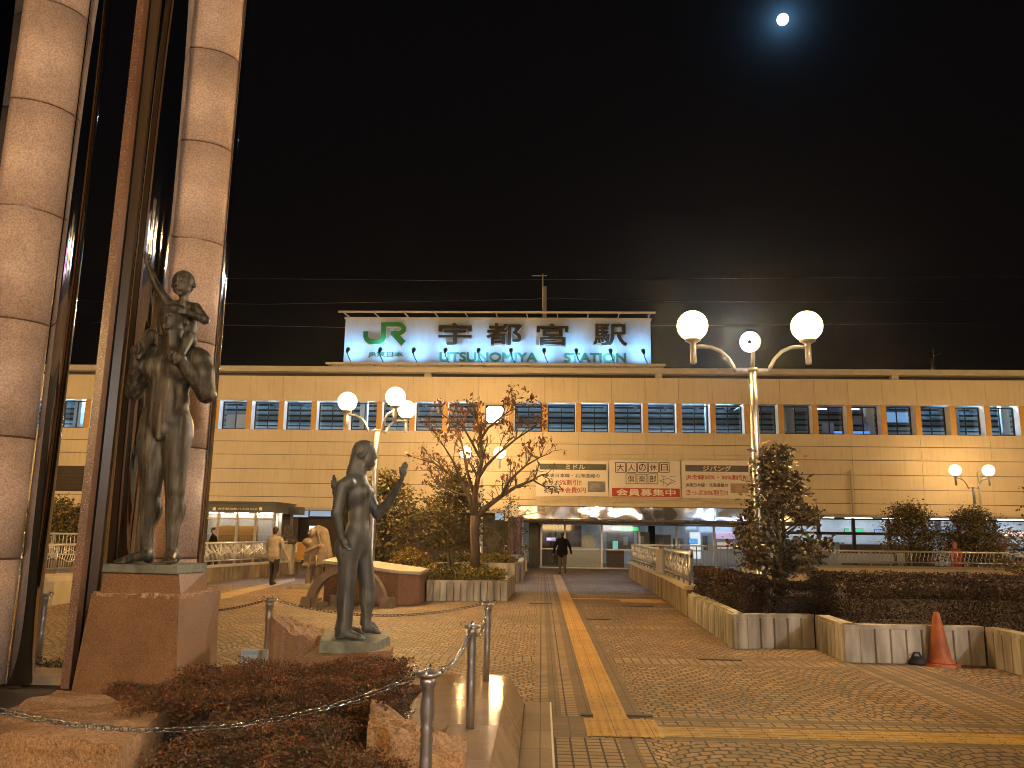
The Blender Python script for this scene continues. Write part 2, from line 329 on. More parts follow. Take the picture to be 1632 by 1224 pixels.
# ------------------------------------------------------------------ geometry helpers
def tag(o, label=None, cat=None, group=None, kind=None):
    for k, v in (('label', label), ('category', cat), ('group', group), ('kind', kind)):
        if v: o[k] = v
    return o
def thing(name, loc, label, cat, group=None, rz=0.0):
    o = bpy.data.objects.new(name, None); COL.objects.link(o)
    o.location = tuple(loc); o.rotation_euler = (0, 0, rz); o.empty_display_size = 0.2
    return tag(o, label, cat, group)
def root_loc(o):
    v = Vector((0, 0, 0))
    while o is not None:
        v += o.location; o = o.parent
    return v
class MB:
    """collects primitives, builds one mesh object"""
    def __init__(s): s.v = []; s.f = []; s.m = []; s.sm = []
    def add(s, vs, fs, mi=0, smooth=False):
        o = len(s.v); s.v += [tuple(map(float, p)) for p in vs]
        for q in fs: s.f.append(tuple(i+o for i in q)); s.m.append(mi); s.sm.append(smooth)
        return s
    def box(s, x0, x1, y0, y1, z0, z1, mi=0, taper=0.0, chamfer=0.0):
        if chamfer > 0:
            c = chamfer
            pts = [(x0+c, y0), (x1-c, y0), (x1, y0+c), (x1, y1-c), (x1-c, y1), (x0+c, y1), (x0, y1-c), (x0, y0+c)]
            ins = lambda k: [(x0+c+k, y0+k), (x1-c-k, y0+k), (x1-k, y0+c+k), (x1-k, y1-c-k), (x1-c-k, y1-k), (x0+c+k, y1-k), (x0+k, y1-c-k), (x0+k, y0+c+k)]
            vs = [(x, y, z0) for x, y in pts]+[(x, y, z1-c) for x, y in pts]+[(x, y, z1) for x, y in ins(c*0.7)]
            fs = [tuple(range(7, -1, -1)), tuple(range(16, 24))]
            for l in (0, 8):
                for i in range(8): j = (i+1) % 8; fs.append((l+i, l+j, l+8+j, l+8+i))
            return s.add(vs, fs, mi)
        t = taper
        vs = [(x0, y0, z0), (x1, y0, z0), (x1, y1, z0), (x0, y1, z0), (x0+t, y0+t, z1), (x1-t, y0+t, z1), (x1-t, y1-t, z1), (x0+t, y1-t, z1)]
        return s.add(vs, [(3, 2, 1, 0), (4, 5, 6, 7), (0, 1, 5, 4), (1, 2, 6, 5), (2, 3, 7, 6), (3, 0, 4, 7)], mi)
    def prism(s, poly, z0, z1, mi=0, inset=0.0, smooth=False):
        n = len(poly)
        a = sum(poly[i][0]*poly[(i+1) % n][1]-poly[(i+1) % n][0]*poly[i][1] for i in range(n))
        if a < 0: poly = poly[::-1]
        top = poly
        if inset:
            cx = sum(p[0] for p in poly)/n; cy = sum(p[1] for p in poly)/n
            top = [(cx+(x-cx)*(1-inset), cy+(y-cy)*(1-inset)) for x, y in poly]
        vs = [(x, y, z0) for x, y in poly]+[(x, y, z1) for x, y in top]
        fs = [tuple(range(n-1, -1, -1)), tuple(range(n, 2*n))]+[(i, (i+1) % n, n+(i+1) % n, n+i) for i in range(n)]
        s.add(vs, fs[:2], mi); o = len(s.v)-2*n
        for q in fs[2:]: s.f.append(tuple(i+o for i in q)); s.m.append(mi); s.sm.append(smooth)
        return s
    def tube(s, pts, rad, n=8, mi=0, caps=True, smooth=True, ell=1.0):
        P = [Vector(tuple(map(float, p))) for p in pts]; k = len(P)
        if isinstance(rad, (int, float)): rad = [rad]*k
        vs = []; up = Vector((0, 0, 1))
        prev = None
        for i in range(k):
            d = (P[min(i+1, k-1)]-P[max(i-1, 0)])
            if d.length < 1e-9: d = Vector((0, 0, 1))
            d.normalize()
            if prev is None:
                a = up.cross(d) if abs(d.dot(up)) < 0.95 else Vector((1, 0, 0)).cross(d)
            else:
                a = prev - d*prev.dot(d)
                if a.length < 1e-6: a = up.cross(d)
            a.normalize(); b = d.cross(a); prev = a
            for j in range(n):
                t = 2*math.pi*j/n
                vs.append(P[i]+(a*math.cos(t)+b*math.sin(t)*ell)*rad[i])
        fs = []
        for i in range(k-1):
            for j in range(n):
                q = (j+1) % n; fs.append((i*n+j, i*n+q, (i+1)*n+q, (i+1)*n+j))
        s.add(vs, fs, mi, smooth)
        if caps:
            o = len(s.v)-len(vs)
            s.f.append(tuple(o+j for j in range(n-1, -1, -1))); s.m.append(mi); s.sm.append(False)
            s.f.append(tuple(o+(k-1)*n+j for j in range(n))); s.m.append(mi); s.sm.append(False)
        return s
    def bar(s, p0, p1, w, d=None, mi=0):
        """rectangular bar from p0 to p1; w across (horizontal), d in the other direction"""
        d = d or w
        p0 = Vector(tuple(map(float, p0))); p1 = Vector(tuple(map(float, p1))); t = (p1-p0).normalized()
        a = t.cross(Vector((0, 0, 1)))
        if a.length < 0.05: a = Vector((1, 0, 0))
        a.normalize(); b = t.cross(a)
        vs = [p+a*(w/2)*sx+b*(d/2)*sy for p in (p0, p1) for sx, sy in ((-1, -1), (1, -1), (1, 1), (-1, 1))]
        return s.add(vs, [(0, 1, 2, 3), (7, 6, 5, 4), (4, 5, 1, 0), (5, 6, 2, 1), (6, 7, 3, 2), (7, 4, 0, 3)], mi)
    def lathe(s, prof, c=(0, 0, 0), n=20, mi=0, smooth=True, sx=1.0, sy=1.0):
        vs = []
        for r, z in prof:
            for j in range(n):
                t = 2*math.pi*j/n; vs.append((c[0]+r*math.cos(t)*sx, c[1]+r*math.sin(t)*sy, c[2]+z))
        fs = []; k = len(prof)
        for i in range(k-1):
            for j in range(n):
                q = (j+1) % n; fs.append((i*n+j, i*n+q, (i+1)*n+q, (i+1)*n+j))
        s.add(vs, fs, mi, smooth); o = len(s.v)-len(vs)
        s.f.append(tuple(o+j for j in range(n-1, -1, -1))); s.m.append(mi); s.sm.append(False)
        s.f.append(tuple(o+(k-1)*n+j for j in range(n))); s.m.append(mi); s.sm.append(False)
        return s
    def ball(s, c, r, n=20, k=12, mi=0, sc=(1, 1, 1)):
        prof = [(max(1e-4, math.sin(math.pi*i/k)), -math.cos(math.pi*i/k)) for i in range(k+1)]
        vs = [(c[0]+r*p*math.cos(2*math.pi*j/n)*sc[0], c[1]+r*p*math.sin(2*math.pi*j/n)*sc[1], c[2]+r*z*sc[2]) for p, z in prof for j in range(n)]
        fs = [(i*n+j, i*n+(j+1) % n, (i+1)*n+(j+1) % n, (i+1)*n+j) for i in range(k) for j in range(n)]
        return s.add(vs, fs, mi, True)
    def build(s, name, mats, parent=None, world=True):
        """vertices in world space when world, else in the parent's own space"""
        off = root_loc(parent) if (parent is not None and world) else Vector((0, 0, 0))
        me = bpy.data.meshes.new(name)
        me.from_pydata([(x-off.x, y-off.y, z-off.z) for x, y, z in s.v], [], s.f)
        if not isinstance(mats, (list, tuple)): mats = [mats]
        for q in mats: me.materials.append(MATS[q])
        me.polygons.foreach_set('material_index', s.m); me.polygons.foreach_set('use_smooth', s.sm)
        me.update()
        o = bpy.data.objects.new(name, me); COL.objects.link(o)
        if parent is not None: o.parent = parent
        return o
def np_mesh(name, V, Fq, mats, parent=None, smooth=False, mi=None, world=True):
    V = np.asarray(V, dtype=np.float32); Fq = np.asarray(Fq, dtype=np.int32)
    if parent is not None and world: V = V-np.array(root_loc(parent), dtype=np.float32)
    me = bpy.data.meshes.new(name); n = len(Fq)
    me.vertices.add(len(V)); me.vertices.foreach_set('co', V.ravel())
    me.loops.add(n*4); me.loops.foreach_set('vertex_index', Fq.ravel())
    me.polygons.add(n); me.polygons.foreach_set('loop_start', np.arange(0, n*4, 4, dtype=np.int32))
    if not isinstance(mats, (list, tuple)): mats = [mats]
    for q in mats: me.materials.append(MATS[q])
    if mi is not None: me.polygons.foreach_set('material_index', np.asarray(mi, dtype=np.int32))
    me.polygons.foreach_set('use_smooth', np.full(n, smooth, dtype=bool))
    me.update(calc_edges=True); me.validate()
    o = bpy.data.objects.new(name, me); COL.objects.link(o)
    if parent is not None: o.parent = parent
    return o
def copy_tree(o, parent=None):
    c = o.copy(); COL.objects.link(c); c.parent = parent
    for ch in list(o.children): copy_tree(ch, c)
    return c
def relabel(o, label): o['label'] = label; return o
_txt = bpy.data.curves.new('lettering_source', 'FONT')
_txo = bpy.data.objects.new('lettering_source', _txt); COL.objects.link(_txo)
def text_into(mb, body, x0, x1, z0, z1, Y, depth=0.004, off=0.0, mi=0):
    if off > 0.0:                                   # heavier strokes: the same glyphs again, shifted a little
        b = off*(z1-z0)
        for i, (sx, sz) in enumerate(((-1, -1), (1, 1), (-1, 1), (1, -1), (0, 0))):
            e = 0.0004*i
            text_into(mb, body, x0+b+sx*b, x1-b+sx*b, z0+b+sz*b, z1-b+sz*b, Y-e, depth-e*0.3, 0.0, mi)
        return
    """adds lettering facing -Y that fills the rectangle x0..x1, z0..z1; its back at Y"""
    _txt.body = body; _txt.offset = off; _txt.extrude = 0.5; _txt.resolution_u = 4
    dg = bpy.context.evaluated_depsgraph_get(); dg.update()
    me = bpy.data.meshes.new_from_object(_txo.evaluated_get(dg))
    n = len(me.vertices)
    if not n: return
    v = np.empty(n*3, dtype=np.float32); me.vertices.foreach_get('co', v); v = v.reshape(-1, 3)
    lo = v.min(0); hi = v.max(0); sc = hi-lo; sc[sc < 1e-6] = 1
    u = (v-lo)/sc
    vs = [(x0+(x1-x0)*a, Y-depth*c, z0+(z1-z0)*b) for a, b, c in u]
    mb.add(vs, [tuple(p.vertices) for p in me.polygons], mi)
    bpy.data.meshes.remove(me)
def leaves(name, P, size, mats, parent, seed=1, aspect=0.5, droop=0.0, jit=0.35, N=None):
    """one mesh of leaf-shaped quads at points P"""
    rg = np.random.default_rng(seed); n = len(P)
    u = rg.normal(size=(n, 3)); u[:, 2] = u[:, 2]*0.7-droop
    u /= np.linalg.norm(u, axis=1, keepdims=True)
    w = rg.normal(size=(n, 3)); w -= u*np.sum(w*u, axis=1, keepdims=True); w /= np.linalg.norm(w, axis=1, keepdims=True)
    L = (size*(1+jit*rg.normal(size=(n, 1)))).clip(size*0.3, size*2); B = L*aspect
    P = np.asarray(P)
    V = np.stack([P, P+u*L*0.45+w*B*0.5, P+u*L, P+u*L*0.45-w*B*0.5], axis=1).reshape(-1, 3)
    F = np.arange(n*4).reshape(-1, 4)
    mi = rg.integers(0, len(mats), n) if isinstance(mats, (list, tuple)) else None
    return np_mesh(name, V, F, mats, parent, False, mi)

# ------------------------------------------------------------------ signed-distance modelling (statues, people)
class Sdf:
    def __init__(s, h): s.h = h; s.p = []
    def cap(s, a, b, ra, rb=None, k=0.02, m=0, fl=(1, 1, 1)):
        s.p.append(('c', np.array(a, float), np.array(b, float), ra, ra if rb is None else rb, k, m, np.array(fl, float))); return s
    def ell(s, c, r, k=0.02, m=0, rz=0.0, ry=0.0):
        s.p.append(('e', np.array(c, float), np.array(r, float), rz, ry, k, m)); return s
    def cut(s, c, r, k=0.01):
        s.p.append(('x', np.array(c, float), np.array(r, float), k)); return s
    def mesh(s, name, mats, parent):
        h = s.h; lo = np.full(3, 1e9); hi = -lo
        for q in s.p:
            if q[0] == 'c':
                r = max(q[3], q[4])*1.3
                lo = np.minimum(lo, np.minimum(q[1], q[2])-r); hi = np.maximum(hi, np.maximum(q[1], q[2])+r)
            elif q[0] == 'e':
                r = q[2].max(); lo = np.minimum(lo, q[1]-r); hi = np.maximum(hi, q[1]+r)
        lo -= 4*h; hi += 4*h
        N = np.ceil((hi-lo)/h).astype(int)+1
        V = np.full(N, 1.0, dtype=np.float32); M = np.zeros(N, dtype=np.int8)
        ax = [lo[i]+h*np.arange(N[i]) for i in range(3)]
        for q in s.p:
            k = q[5] if q[0] in 'ce' else q[3]
            if q[0] == 'c': bl = np.minimum(q[1], q[2])-max(q[3], q[4])*1.3; bh = np.maximum(q[1], q[2])+max(q[3], q[4])*1.3
            else: bl = q[1]-q[2].max(); bh = q[1]+q[2].max()
            i0 = np.maximum(np.floor((bl-k-3*h-lo)/h).astype(int), 0); i1 = np.minimum(np.ceil((bh+k+3*h-lo)/h).astype(int)+1, N)
            X, Y, Z = np.meshgrid(*[ax[i][i0[i]:i1[i]] for i in range(3)], indexing='ij')
            sl = tuple(slice(i0[i], i1[i]) for i in range(3)); old = V[sl]
            if q[0] == 'c':
                fl = q[7]; a = q[1]; ab = (q[2]-a)/fl
                x, y, z = (X-a[0])/fl[0], (Y-a[1])/fl[1], (Z-a[2])/fl[2]
                t = np.clip((x*ab[0]+y*ab[1]+z*ab[2])/max(1e-12, ab@ab), 0, 1)
                d = np.sqrt((x-t*ab[0])**2+(y-t*ab[1])**2+(z-t*ab[2])**2)-(q[3]+t*(q[4]-q[3]))
                d = d*min(fl)
            else:
                x, y, z = X-q[1][0], Y-q[1][1], Z-q[1][2]
                if q[0] == 'e':
                    if q[3]: c, sn = math.cos(q[3]), math.sin(q[3]); x, y = c*x+sn*y, -sn*x+c*y
                    if q[4]: c, sn = math.cos(q[4]), math.sin(q[4]); x, z = c*x-sn*z, sn*x+c*z
                r = q[2]
                k0 = np.sqrt((x/r[0])**2+(y/r[1])**2+(z/r[2])**2); k1 = np.sqrt((x/r[0]**2)**2+(y/r[1]**2)**2+(z/r[2]**2)**2)
                d = k0*(k0-1)/np.maximum(k1, 1e-6)
            d = d.astype(np.float32)
            if q[0] == 'x':
                hh = np.maximum(k-np.abs(old+d), 0)/k; V[sl] = np.maximum(old, -d)+hh*hh*k*0.25
            else:
                M[sl] = np.where(d < old, q[6], M[sl])
                hh = np.maximum(k-np.abs(old-d), 0)/k; V[sl] = np.minimum(old, d)-hh*hh*k*0.25
        ins = V < 0
        c8 = [ins[a:N[0]-1+a, b:N[1]-1+b, c:N[2]-1+c] for a in (0, 1) for b in (0, 1) for c in (0, 1)]
        sm = sum(c.astype(np.int8) for c in c8); act = (sm > 0) & (sm < 8)
        I = np.argwhere(act); idx = np.full(act.shape, -1, dtype=np.int64); idx[act] = np.arange(len(I))
        acc = np.zeros((len(I), 3)); cnt = np.zeros(len(I))
        for axis in range(3):
            o1, o2 = [i for i in range(3) if i != axis]
            for b in (0, 1):
                for c in (0, 1):
                    p = I.copy(); p[:, o1] += b; p[:, o2] += c; q = p.copy(); q[:, axis] += 1
                    va = V[p[:, 0], p[:, 1], p[:, 2]]; vb = V[q[:, 0], q[:, 1], q[:, 2]]
                    w = (va < 0) != (vb < 0); t = np.where(w, va/(va-vb+1e-12), 0)
                    e = p.astype(float); e[:, axis] += t
                    acc[w] += e[w]; cnt[w] += 1
        P = lo+h*acc/cnt[:, None]
        quads = []
        for axis in range(3):
            o1, o2 = [(1, 2), (2, 0), (0, 1)][axis]
            sa = [slice(None)]*3; sb = [slice(None)]*3; sa[axis] = slice(0, -1); sb[axis] = slice(1, None)
            A = ins[tuple(sa)]; B = ins[tuple(sb)]
            E = np.argwhere(A != B)
            E = E[(E[:, o1] > 0) & (E[:, o2] > 0) & (E[:, o1] < N[o1]-1) & (E[:, o2] < N[o2]-1)]
            fl = A[E[:, 0], E[:, 1], E[:, 2]]
            def g(d1, d2):
                e = E.copy(); e[:, o1] -= d1; e[:, o2] -= d2; return idx[e[:, 0], e[:, 1], e[:, 2]]
            Q = np.stack([g(1, 1), g(0, 1), g(0, 0), g(1, 0)], axis=1)
            Q[~fl] = Q[~fl][:, ::-1]; quads.append(Q)
        Q = np.concatenate(quads); Q = Q[(Q >= 0).all(1)]
        # light smoothing
        for _ in range(2):
            s1 = np.zeros_like(P); n1 = np.zeros(len(P))
            for a, b in ((0, 1), (1, 2), (2, 3), (3, 0)):
                np.add.at(s1, Q[:, a], P[Q[:, b]]); np.add.at(n1, Q[:, a], 1)
                np.add.at(s1, Q[:, b], P[Q[:, a]]); np.add.at(n1, Q[:, b], 1)
            P = P*0.6+0.4*s1/np.maximum(n1, 1)[:, None]
        ci = np.clip(np.round((P[Q].mean(1)-lo)/h).astype(int), 0, N-1)
        mi = M[ci[:, 0], ci[:, 1], ci[:, 2]]
        return np_mesh(name, P, Q, mats, parent, True, mi)

# ------------------------------------------------------------------ ground
def sheet(name, poly, z, mname):
    """thin paved surface with kind structure"""
    mb = MB(); n = len(poly)
    a = sum(poly[i][0]*poly[(i+1) % n][1]-poly[(i+1) % n][0]*poly[i][1] for i in range(n))
    if a < 0: poly = poly[::-1]
    mb.add([(x, y, z) for x, y in poly], [tuple(range(n))])
    o = mb.build(name, mname); o['kind'] = 'structure'; return o
def rect(name, x0, x1, y0, y1, z, mname): return sheet(name, [(x0, y0), (x1, y0), (x1, y1), (x0, y1)], z, mname)
rect('ground', -200, 200, -150, 250, -0.02, 'asphalt')
rect('plaza_paving', -34, 30, -14, 38.6, 0.0, 'paver_fan')
z1, z2, z3 = 0.004, 0.008, 0.012
rect('plaza_paving', 0.91, 24.0, -8.0, 33.0, 0.002, 'paver_fan_dark')
# strip running towards the doors
for x0, x1, mn in ((-0.055, 0.075, 'paver_light'), (0.075, 0.185, 'paver_dark'), (0.185, 0.33, 'paver_light'), (0.33, 0.455, 'paver_dark'), (0.755, 0.90, 'paver_dark')):
    rect('paving_band', x0, x1, 7.35, 33.0, z1, mn)
rect('paving_band', -0.10, 0.82, 3.0, 6.62, z1, 'paver_light_x')
rect('paving_band', 0.60, 0.73, 3.0, 6.6, z2, 'paver_dark')
rect('paving_band', -0.10, 0.37, 6.62, 7.35, z1, 'paver_dark_x')
rect('paving_band', -0.10, 0.0, 6.62, 7.35, z2, 'paver_light_x')
# cross bands
for y in (10.2, 13.9, 17.6, 21.3, 25.0, 28.7):
    rect('paving_band', 0.90, 24.0 if y > 13 else 3.75, y, y+0.14, z1, 'paver_dark_x')
    rect('paving_band', 0.90, 24.0 if y > 13 else 3.75, y+0.14, y+0.62, z1, 'paver_light_x')
    rect('paving_band', 0.90, 24.0 if y > 13 else 3.75, y+0.62, y+0.78, z1, 'paver_dark_x')
    rect('paving_band', -14.0, -0.055, y+0.14, y+0.50, z1, 'paver_light_x')
# near cross band with the tactile branch
for y0, y1, mn in ((7.40, 7.56, 'paver_light_x'), (7.26, 7.40, 'paver_dark_x'), (7.12, 7.26, 'paver_light_x'), (7.03, 7.12, 'paver_dark_x'), (6.60, 6.70, 'paver_dark_x'), (6.52, 6.60, 'paver_light_x')):
    rect('paving_band', 0.95, 16.0, y0, y1, z1, mn)
# band parallel to the strip on the right
for x0, x1, mn in ((3.78, 3.90, 'paver_light'), (3.90, 4.06, 'paver_dark'), (4.06, 4.50, 'paver_light'), (4.50, 4.64, 'paver_dark'), (4.64, 4.76, 'paver_light')):
    rect('paving_band', x0, x1, 7.56, 10.98, z2, mn)
# tactile paving: sheets plus raised bars and studs
rect('tactile_paving', 0.455, 0.755, 7.30, 31.9, z1, 'tactile')
mb = MB()
for x in (0.495, 0.57, 0.645, 0.72):
    y = 7.32
    while y < 31.8:
        mb.box(x-0.0125, x+0.0125, y, y+0.27, z1-0.002, z1+0.006, taper=0.004); y += 0.30
o = mb.build('tactile_bars', 'tactile'); o['kind'] = 'structure'
rect('tactile_paving', 0.37, 0.97, 6.66, 7.28, z2, 'tactile')
mb = MB()
for i in range(8):
    for j in range(8):
        cx, cy = 0.41+i*0.0745, 6.70+j*0.0765
        mb.lathe([(0.017, 0), (0.013, 0.007)], (cx, cy, z2-0.001), 8)
o = mb.build('tactile_studs', 'tactile'); o['kind'] = 'structure'
rect('tactile_paving', 0.97, 16.0, 6.70, 7.03, z2, 'tactile_pale')
mb = MB()
for y in (6.745, 6.825, 6.905, 6.985):
    x = 0.99
    while x < 15.8:
        mb.box(x, x+0.275, y-0.0125, y+0.0125, z2-0.002, z2+0.006, taper=0.004); x += 0.30
o = mb.build('tactile_bars', 'tactile'); o['kind'] = 'structure'
rect('tactile_paving', 0.755, 3.0, 20.3, 20.55, z2, 'tactile')
rect('tactile_paving', 1.9, 2.95, 19.5, 20.3, z2, 'tactile')
p = [gp(*q) for q in ((352, 946), (470, 921), (470, 926), (352, 956))]
sheet('tactile_paving', [(q[0], q[1]) for q in p], z2, 'tactile_pale')
# long drain slots
def drain(px0, px1, py, dy, label):
    a = gp(px0, py); b = gp(px1, py)
    t = thing('drain_grate', (a[0], a[1], 0), label, 'drain', 'drain slots in the paving')
    MB().box(a[0], b[0], a[1]-dy, a[1]+dy, 0.009, 0.016).build('slot_cover', 'grate', t)
drain(1112, 1178, 1051, 0.09, 'dark drain slot in the pale band before the planter corner')
drain(992, 1040, 966, 0.12, 'dark drain slot in the paving beside the railing wall')
drain(843, 880, 961.5, 0.16, 'dark drain slot across the brick strip left of the yellow line')
drain(935, 972, 987, 0.10, 'broken dark drain slot right of the yellow tactile line')
drain(925, 945, 1141, 0.035, 'short dark slot left of the end of the yellow line')
drain(998, 1040, 1141.5, 0.035, 'short dark slot right of the end of the yellow line')
# stone ramp slab beside the monument kerb
t = thing('stone_ramp_slab', (0, 6.7, 0), 'ribbed stone slab with white edge lying beside the monument kerb', 'slab')
MB().box(-0.14, 0.085, 3.2, 7.78, 0.0, 0.03).build('slab', 'slab_stone', t)
mb = MB()
for i in range(6): mb.box(-0.125+i*0.035, -0.113+i*0.035, 3.2, 7.35, 0.029, 0.034)
mb.build('ridges', 'slab_stone', t)
MB().box(0.086, 0.10, 3.2, 7.78, 0.0, 0.034).build('edge_strip', 'paint_white', t)
# ------------------------------------------------------------------ station building
YF = 37.0
XK = lambda k: -15.6+1.559*k
XL, XR = XK(-9), XK(27)
ZB, ZS, ZH, ZT = 2.62, 6.25, 7.63, 8.83
st = thing('station_building', (0, YF, 0), 'wide beige panelled station building with a row of square blue windows', 'building')
mb = MB()
zs = [ZB, 3.11, 3.74, 4.40, 5.07, 5.69, ZS]
G = 0.014
for i in range(6):
    k = -9
    while k < 27:
        mb.box(XK(k)+0.13+0.006, XK(min(k+2, 27))+0.13-0.006, YF, YF+0.10, zs[i]+(G if i else 0), zs[i+1]-(G if i < 5 else 0)); k += 2
for k in range(-9, 27):
    mb.box(XK(k)+0.13+0.008, XK(k+1)+0.13-0.008, YF, YF+0.10, ZH, ZT)
mb.build('wall', 'facade', st)
mb = MB()
mb.box(XL, XR+0.2, YF+0.1, YF+0.3, ZB+0.02, ZS-0.03).box(XL, XR+0.2, YF+0.1, YF+0.3, ZH+0.03, ZT-0.02)
mb.build('wall_backing', 'facade_gap', st)
MB().box(XL, XR+0.2, YF+0.35, YF+0.9, ZT-0.3, 9.03).build('eaves_recess', 'roof_dark', st)
mb = MB().box(XL-0.3, XR+0.4, YF-0.12, YF+14, 9.03, 9.06)
mb.box(XL-0.3, XR+0.4, YF-0.16, YF+0.1, 9.06, 9.29, chamfer=0.03)
for k in range(-9, 28, 7): mb.box(XK(k)+2.2, XK(k)+2.5, YF+0.0, YF+0.35, 8.84, 9.05)
mb.build('roof', 'roof_metal', st)
MB().box(XL, XR, YF+0.1, 38.9, ZB-0.1, ZB-0.003).build('soffit', 'roof_metal', st)
# piers, windows
wf = wp = None
pr = None
for k in range(-9, 28):
    if pr is None:
        b = MB().box(XK(k), XK(k)+0.26, YF+0.012, YF+0.50, ZS-0.004, ZH+0.004)
        pr = b.build('pier', 'white_reveal', st)
        pf = MB().box(XK(k)+0.004, XK(k)+0.256, YF-0.006, YF+0.010, ZS, ZH).build('pier_face', 'pier_gold', pr)
        pf.location = pr.location; k0 = k
    else:
        c = copy_tree(pr, st); c.location.x = XK(k)-XK(k0)
CLOCK_BAY = 8
for k in range(-9, 27):
    x0, x1 = XK(k)+0.265, XK(k+1)-0.005
    if k == CLOCK_BAY:
        MB().box(x0, x1, YF+0.02, YF+0.3, ZS, ZH).build('clock_panel', 'facade', st); continue
    if wf is None:
        b = MB(); z0, z1b = ZS+0.02, ZH-0.02; y0, y1 = YF+0.45, YF+0.52
        b.box(x0, x0+0.05, y0, y1, z0, z1b).box(x1-0.05, x1, y0, y1, z0, z1b).box(x0+0.05, x1-0.05, y0, y1, z0, z0+0.08).box(x0+0.05, x1-0.05, y0, y1, z1b-0.045, z1b)
        xm = (x0+x1)/2; b.box(xm-0.018, xm+0.018, y0+0.002, y1-0.002, z0+0.08, z1b-0.045)
        wf = b.build('window', 'black_frame', st)
        wp = MB().box(x0+0.05, x1-0.05, y0+0.03, y0+0.036, z0+0.08, z1b-0.045).build('pane', 'glass', wf)
        wp.location = (0, 0, 0); kw = k
    else:
        c = copy_tree(wf, st); c.location.x = XK(k)-XK(kw)
# corridor behind the windows
mb = MB().box(XL, XR, 37.3, 42.2, 5.85, 5.9).box(XL, XR, 42.0, 42.2, 5.9, 8.6)
mb.build('corridor_shell', 'roof_dark', st)
MB().box(XL, XR, 37.6, 42.0, 8.3, 8.4).build('corridor_ceiling', 'interior_blue', st)
mb = MB()
for i in range(9):
    z = 5.95+i*0.28
    mb.add([(XL, 41.6, z), (XR, 41.6, z), (XR, 41.75, z+0.17), (XL, 41.75, z+0.17)], [(0, 1, 2, 3)])
    mb.box(XL, XR, 41.72, 41.78, z+0.17, z+0.20)
mb.build('louvre_wall', 'interior_blue', st)
mb = MB()
rg = random.Random(5)
for k in range(-9, 27):
    mb.box(XK(k)+0.1, XK(k)+0.2, 38.5, 41.4, 7.95, 8.15)
    mb.box(XL, XR, 39.2+0.0, 39.25, 7.95, 8.1) if k == 0 else None
mb.build('roof_truss', 'interior_blue', st)
emit('tube_blue', (0.50, 0.78, 1.0), 210.0)
MB().box(XL, XR, 38.2, 38.24, 6.50, 6.56).box(XL, XR, 39.0, 39.04, 6.36, 6.40).build('corridor_handrail', 'interior_white', st)
emit('tube_white', (0.85, 0.93, 1.0), 14.0)
for k in range(-9, 27):
    if not 16 <= k <= 21: MB().box(XK(k)+0.2, XK(k)+1.45, 38.30, 38.40, 8.20, 8.26).build('ceiling_light', 'tube_blue', st)
mb = MB().box(XK(16)+0.2, XK(20)+0.9, 37.75, 39.9, 7.74, 7.8)
mb.box(XK(17)+0.55, XK(17)+1.0, 38.6, 39.0, 5.9, 7.74).box(XK(18)+0.95, XK(19)-0.1, 38.4, 38.6, 5.9, 7.0)
mb.build('white_ceiling', 'interior_white', st)
for k in (17, 18, 19): MB().box(XK(k)+0.5, XK(k)+1.3, 38.8, 38.86, 7.70, 7.735).build('ceiling_light', 'tube_white', st)
for px in (580, 1130, 1258, 1385, 1520, 1600, 125):
    p = at(px, 660, 38.4); MB().box(p[0]-0.18, p[0]+0.18, 38.3, 38.6, 5.9, 7.9).build('corridor_column', 'interior_white', st)
p = at(1372, 655, 38.2); MB().box(p[0]-0.35, p[0]+0.35, 38.1, 38.3, 6.9, 7.25).build('hanging_board', 'interior_white', st)
p0, p1 = at(361, 665, 38.0), at(393, 665, 38.0)
MB().box(p0[0], p1[0], 38.0, 38.1, 6.2, 7.1).build('corridor_board', 'banner_white', st)
emit('led_blue', (0.08, 0.22, 1.0), 2.2)
# small lit notice hung in the corridor
p = at(1432, 664, 38.0); emit('notice_blue', (0.25, 0.5, 0.9), 0.8)
mb = MB().box(p[0]-0.62, p[0]+0.45, 38.0, 38.06, 6.98, 7.45)
mb.build('corridor_notice', 'notice_blue', st)
a, b = at(1330, 688, 37.95), at(1386, 688, 37.95)
MB().box(a[0], b[0], 37.95, 38.0, 6.33, 6.52).build('neon_strip', 'led_blue', st)
# vent opening left
a, b = at(80, 742, YF), at(131, 783, YF)
mb = MB().box(a[0], b[0], YF-0.02, YF-0.003, b[2], a[2])
for i in range(7):
    z = b[2]+0.1+i*(a[2]-b[2]-0.2)/6; mb.box(a[0]+0.06, b[0]-0.06, YF-0.05, YF-0.021, z-0.03, z+0.02)
mb.build('louvre_vent', 'brown_dark', st)
# downpipes
mb = MB()
for px in (1357, 1561): 
    p = at(px, 770, 36.9); mb.tube([(p[0], 36.92, 2.65), (p[0], 36.92, 4.6)], 0.045, 8)
mb.build('downpipe', 'roof_metal', st)

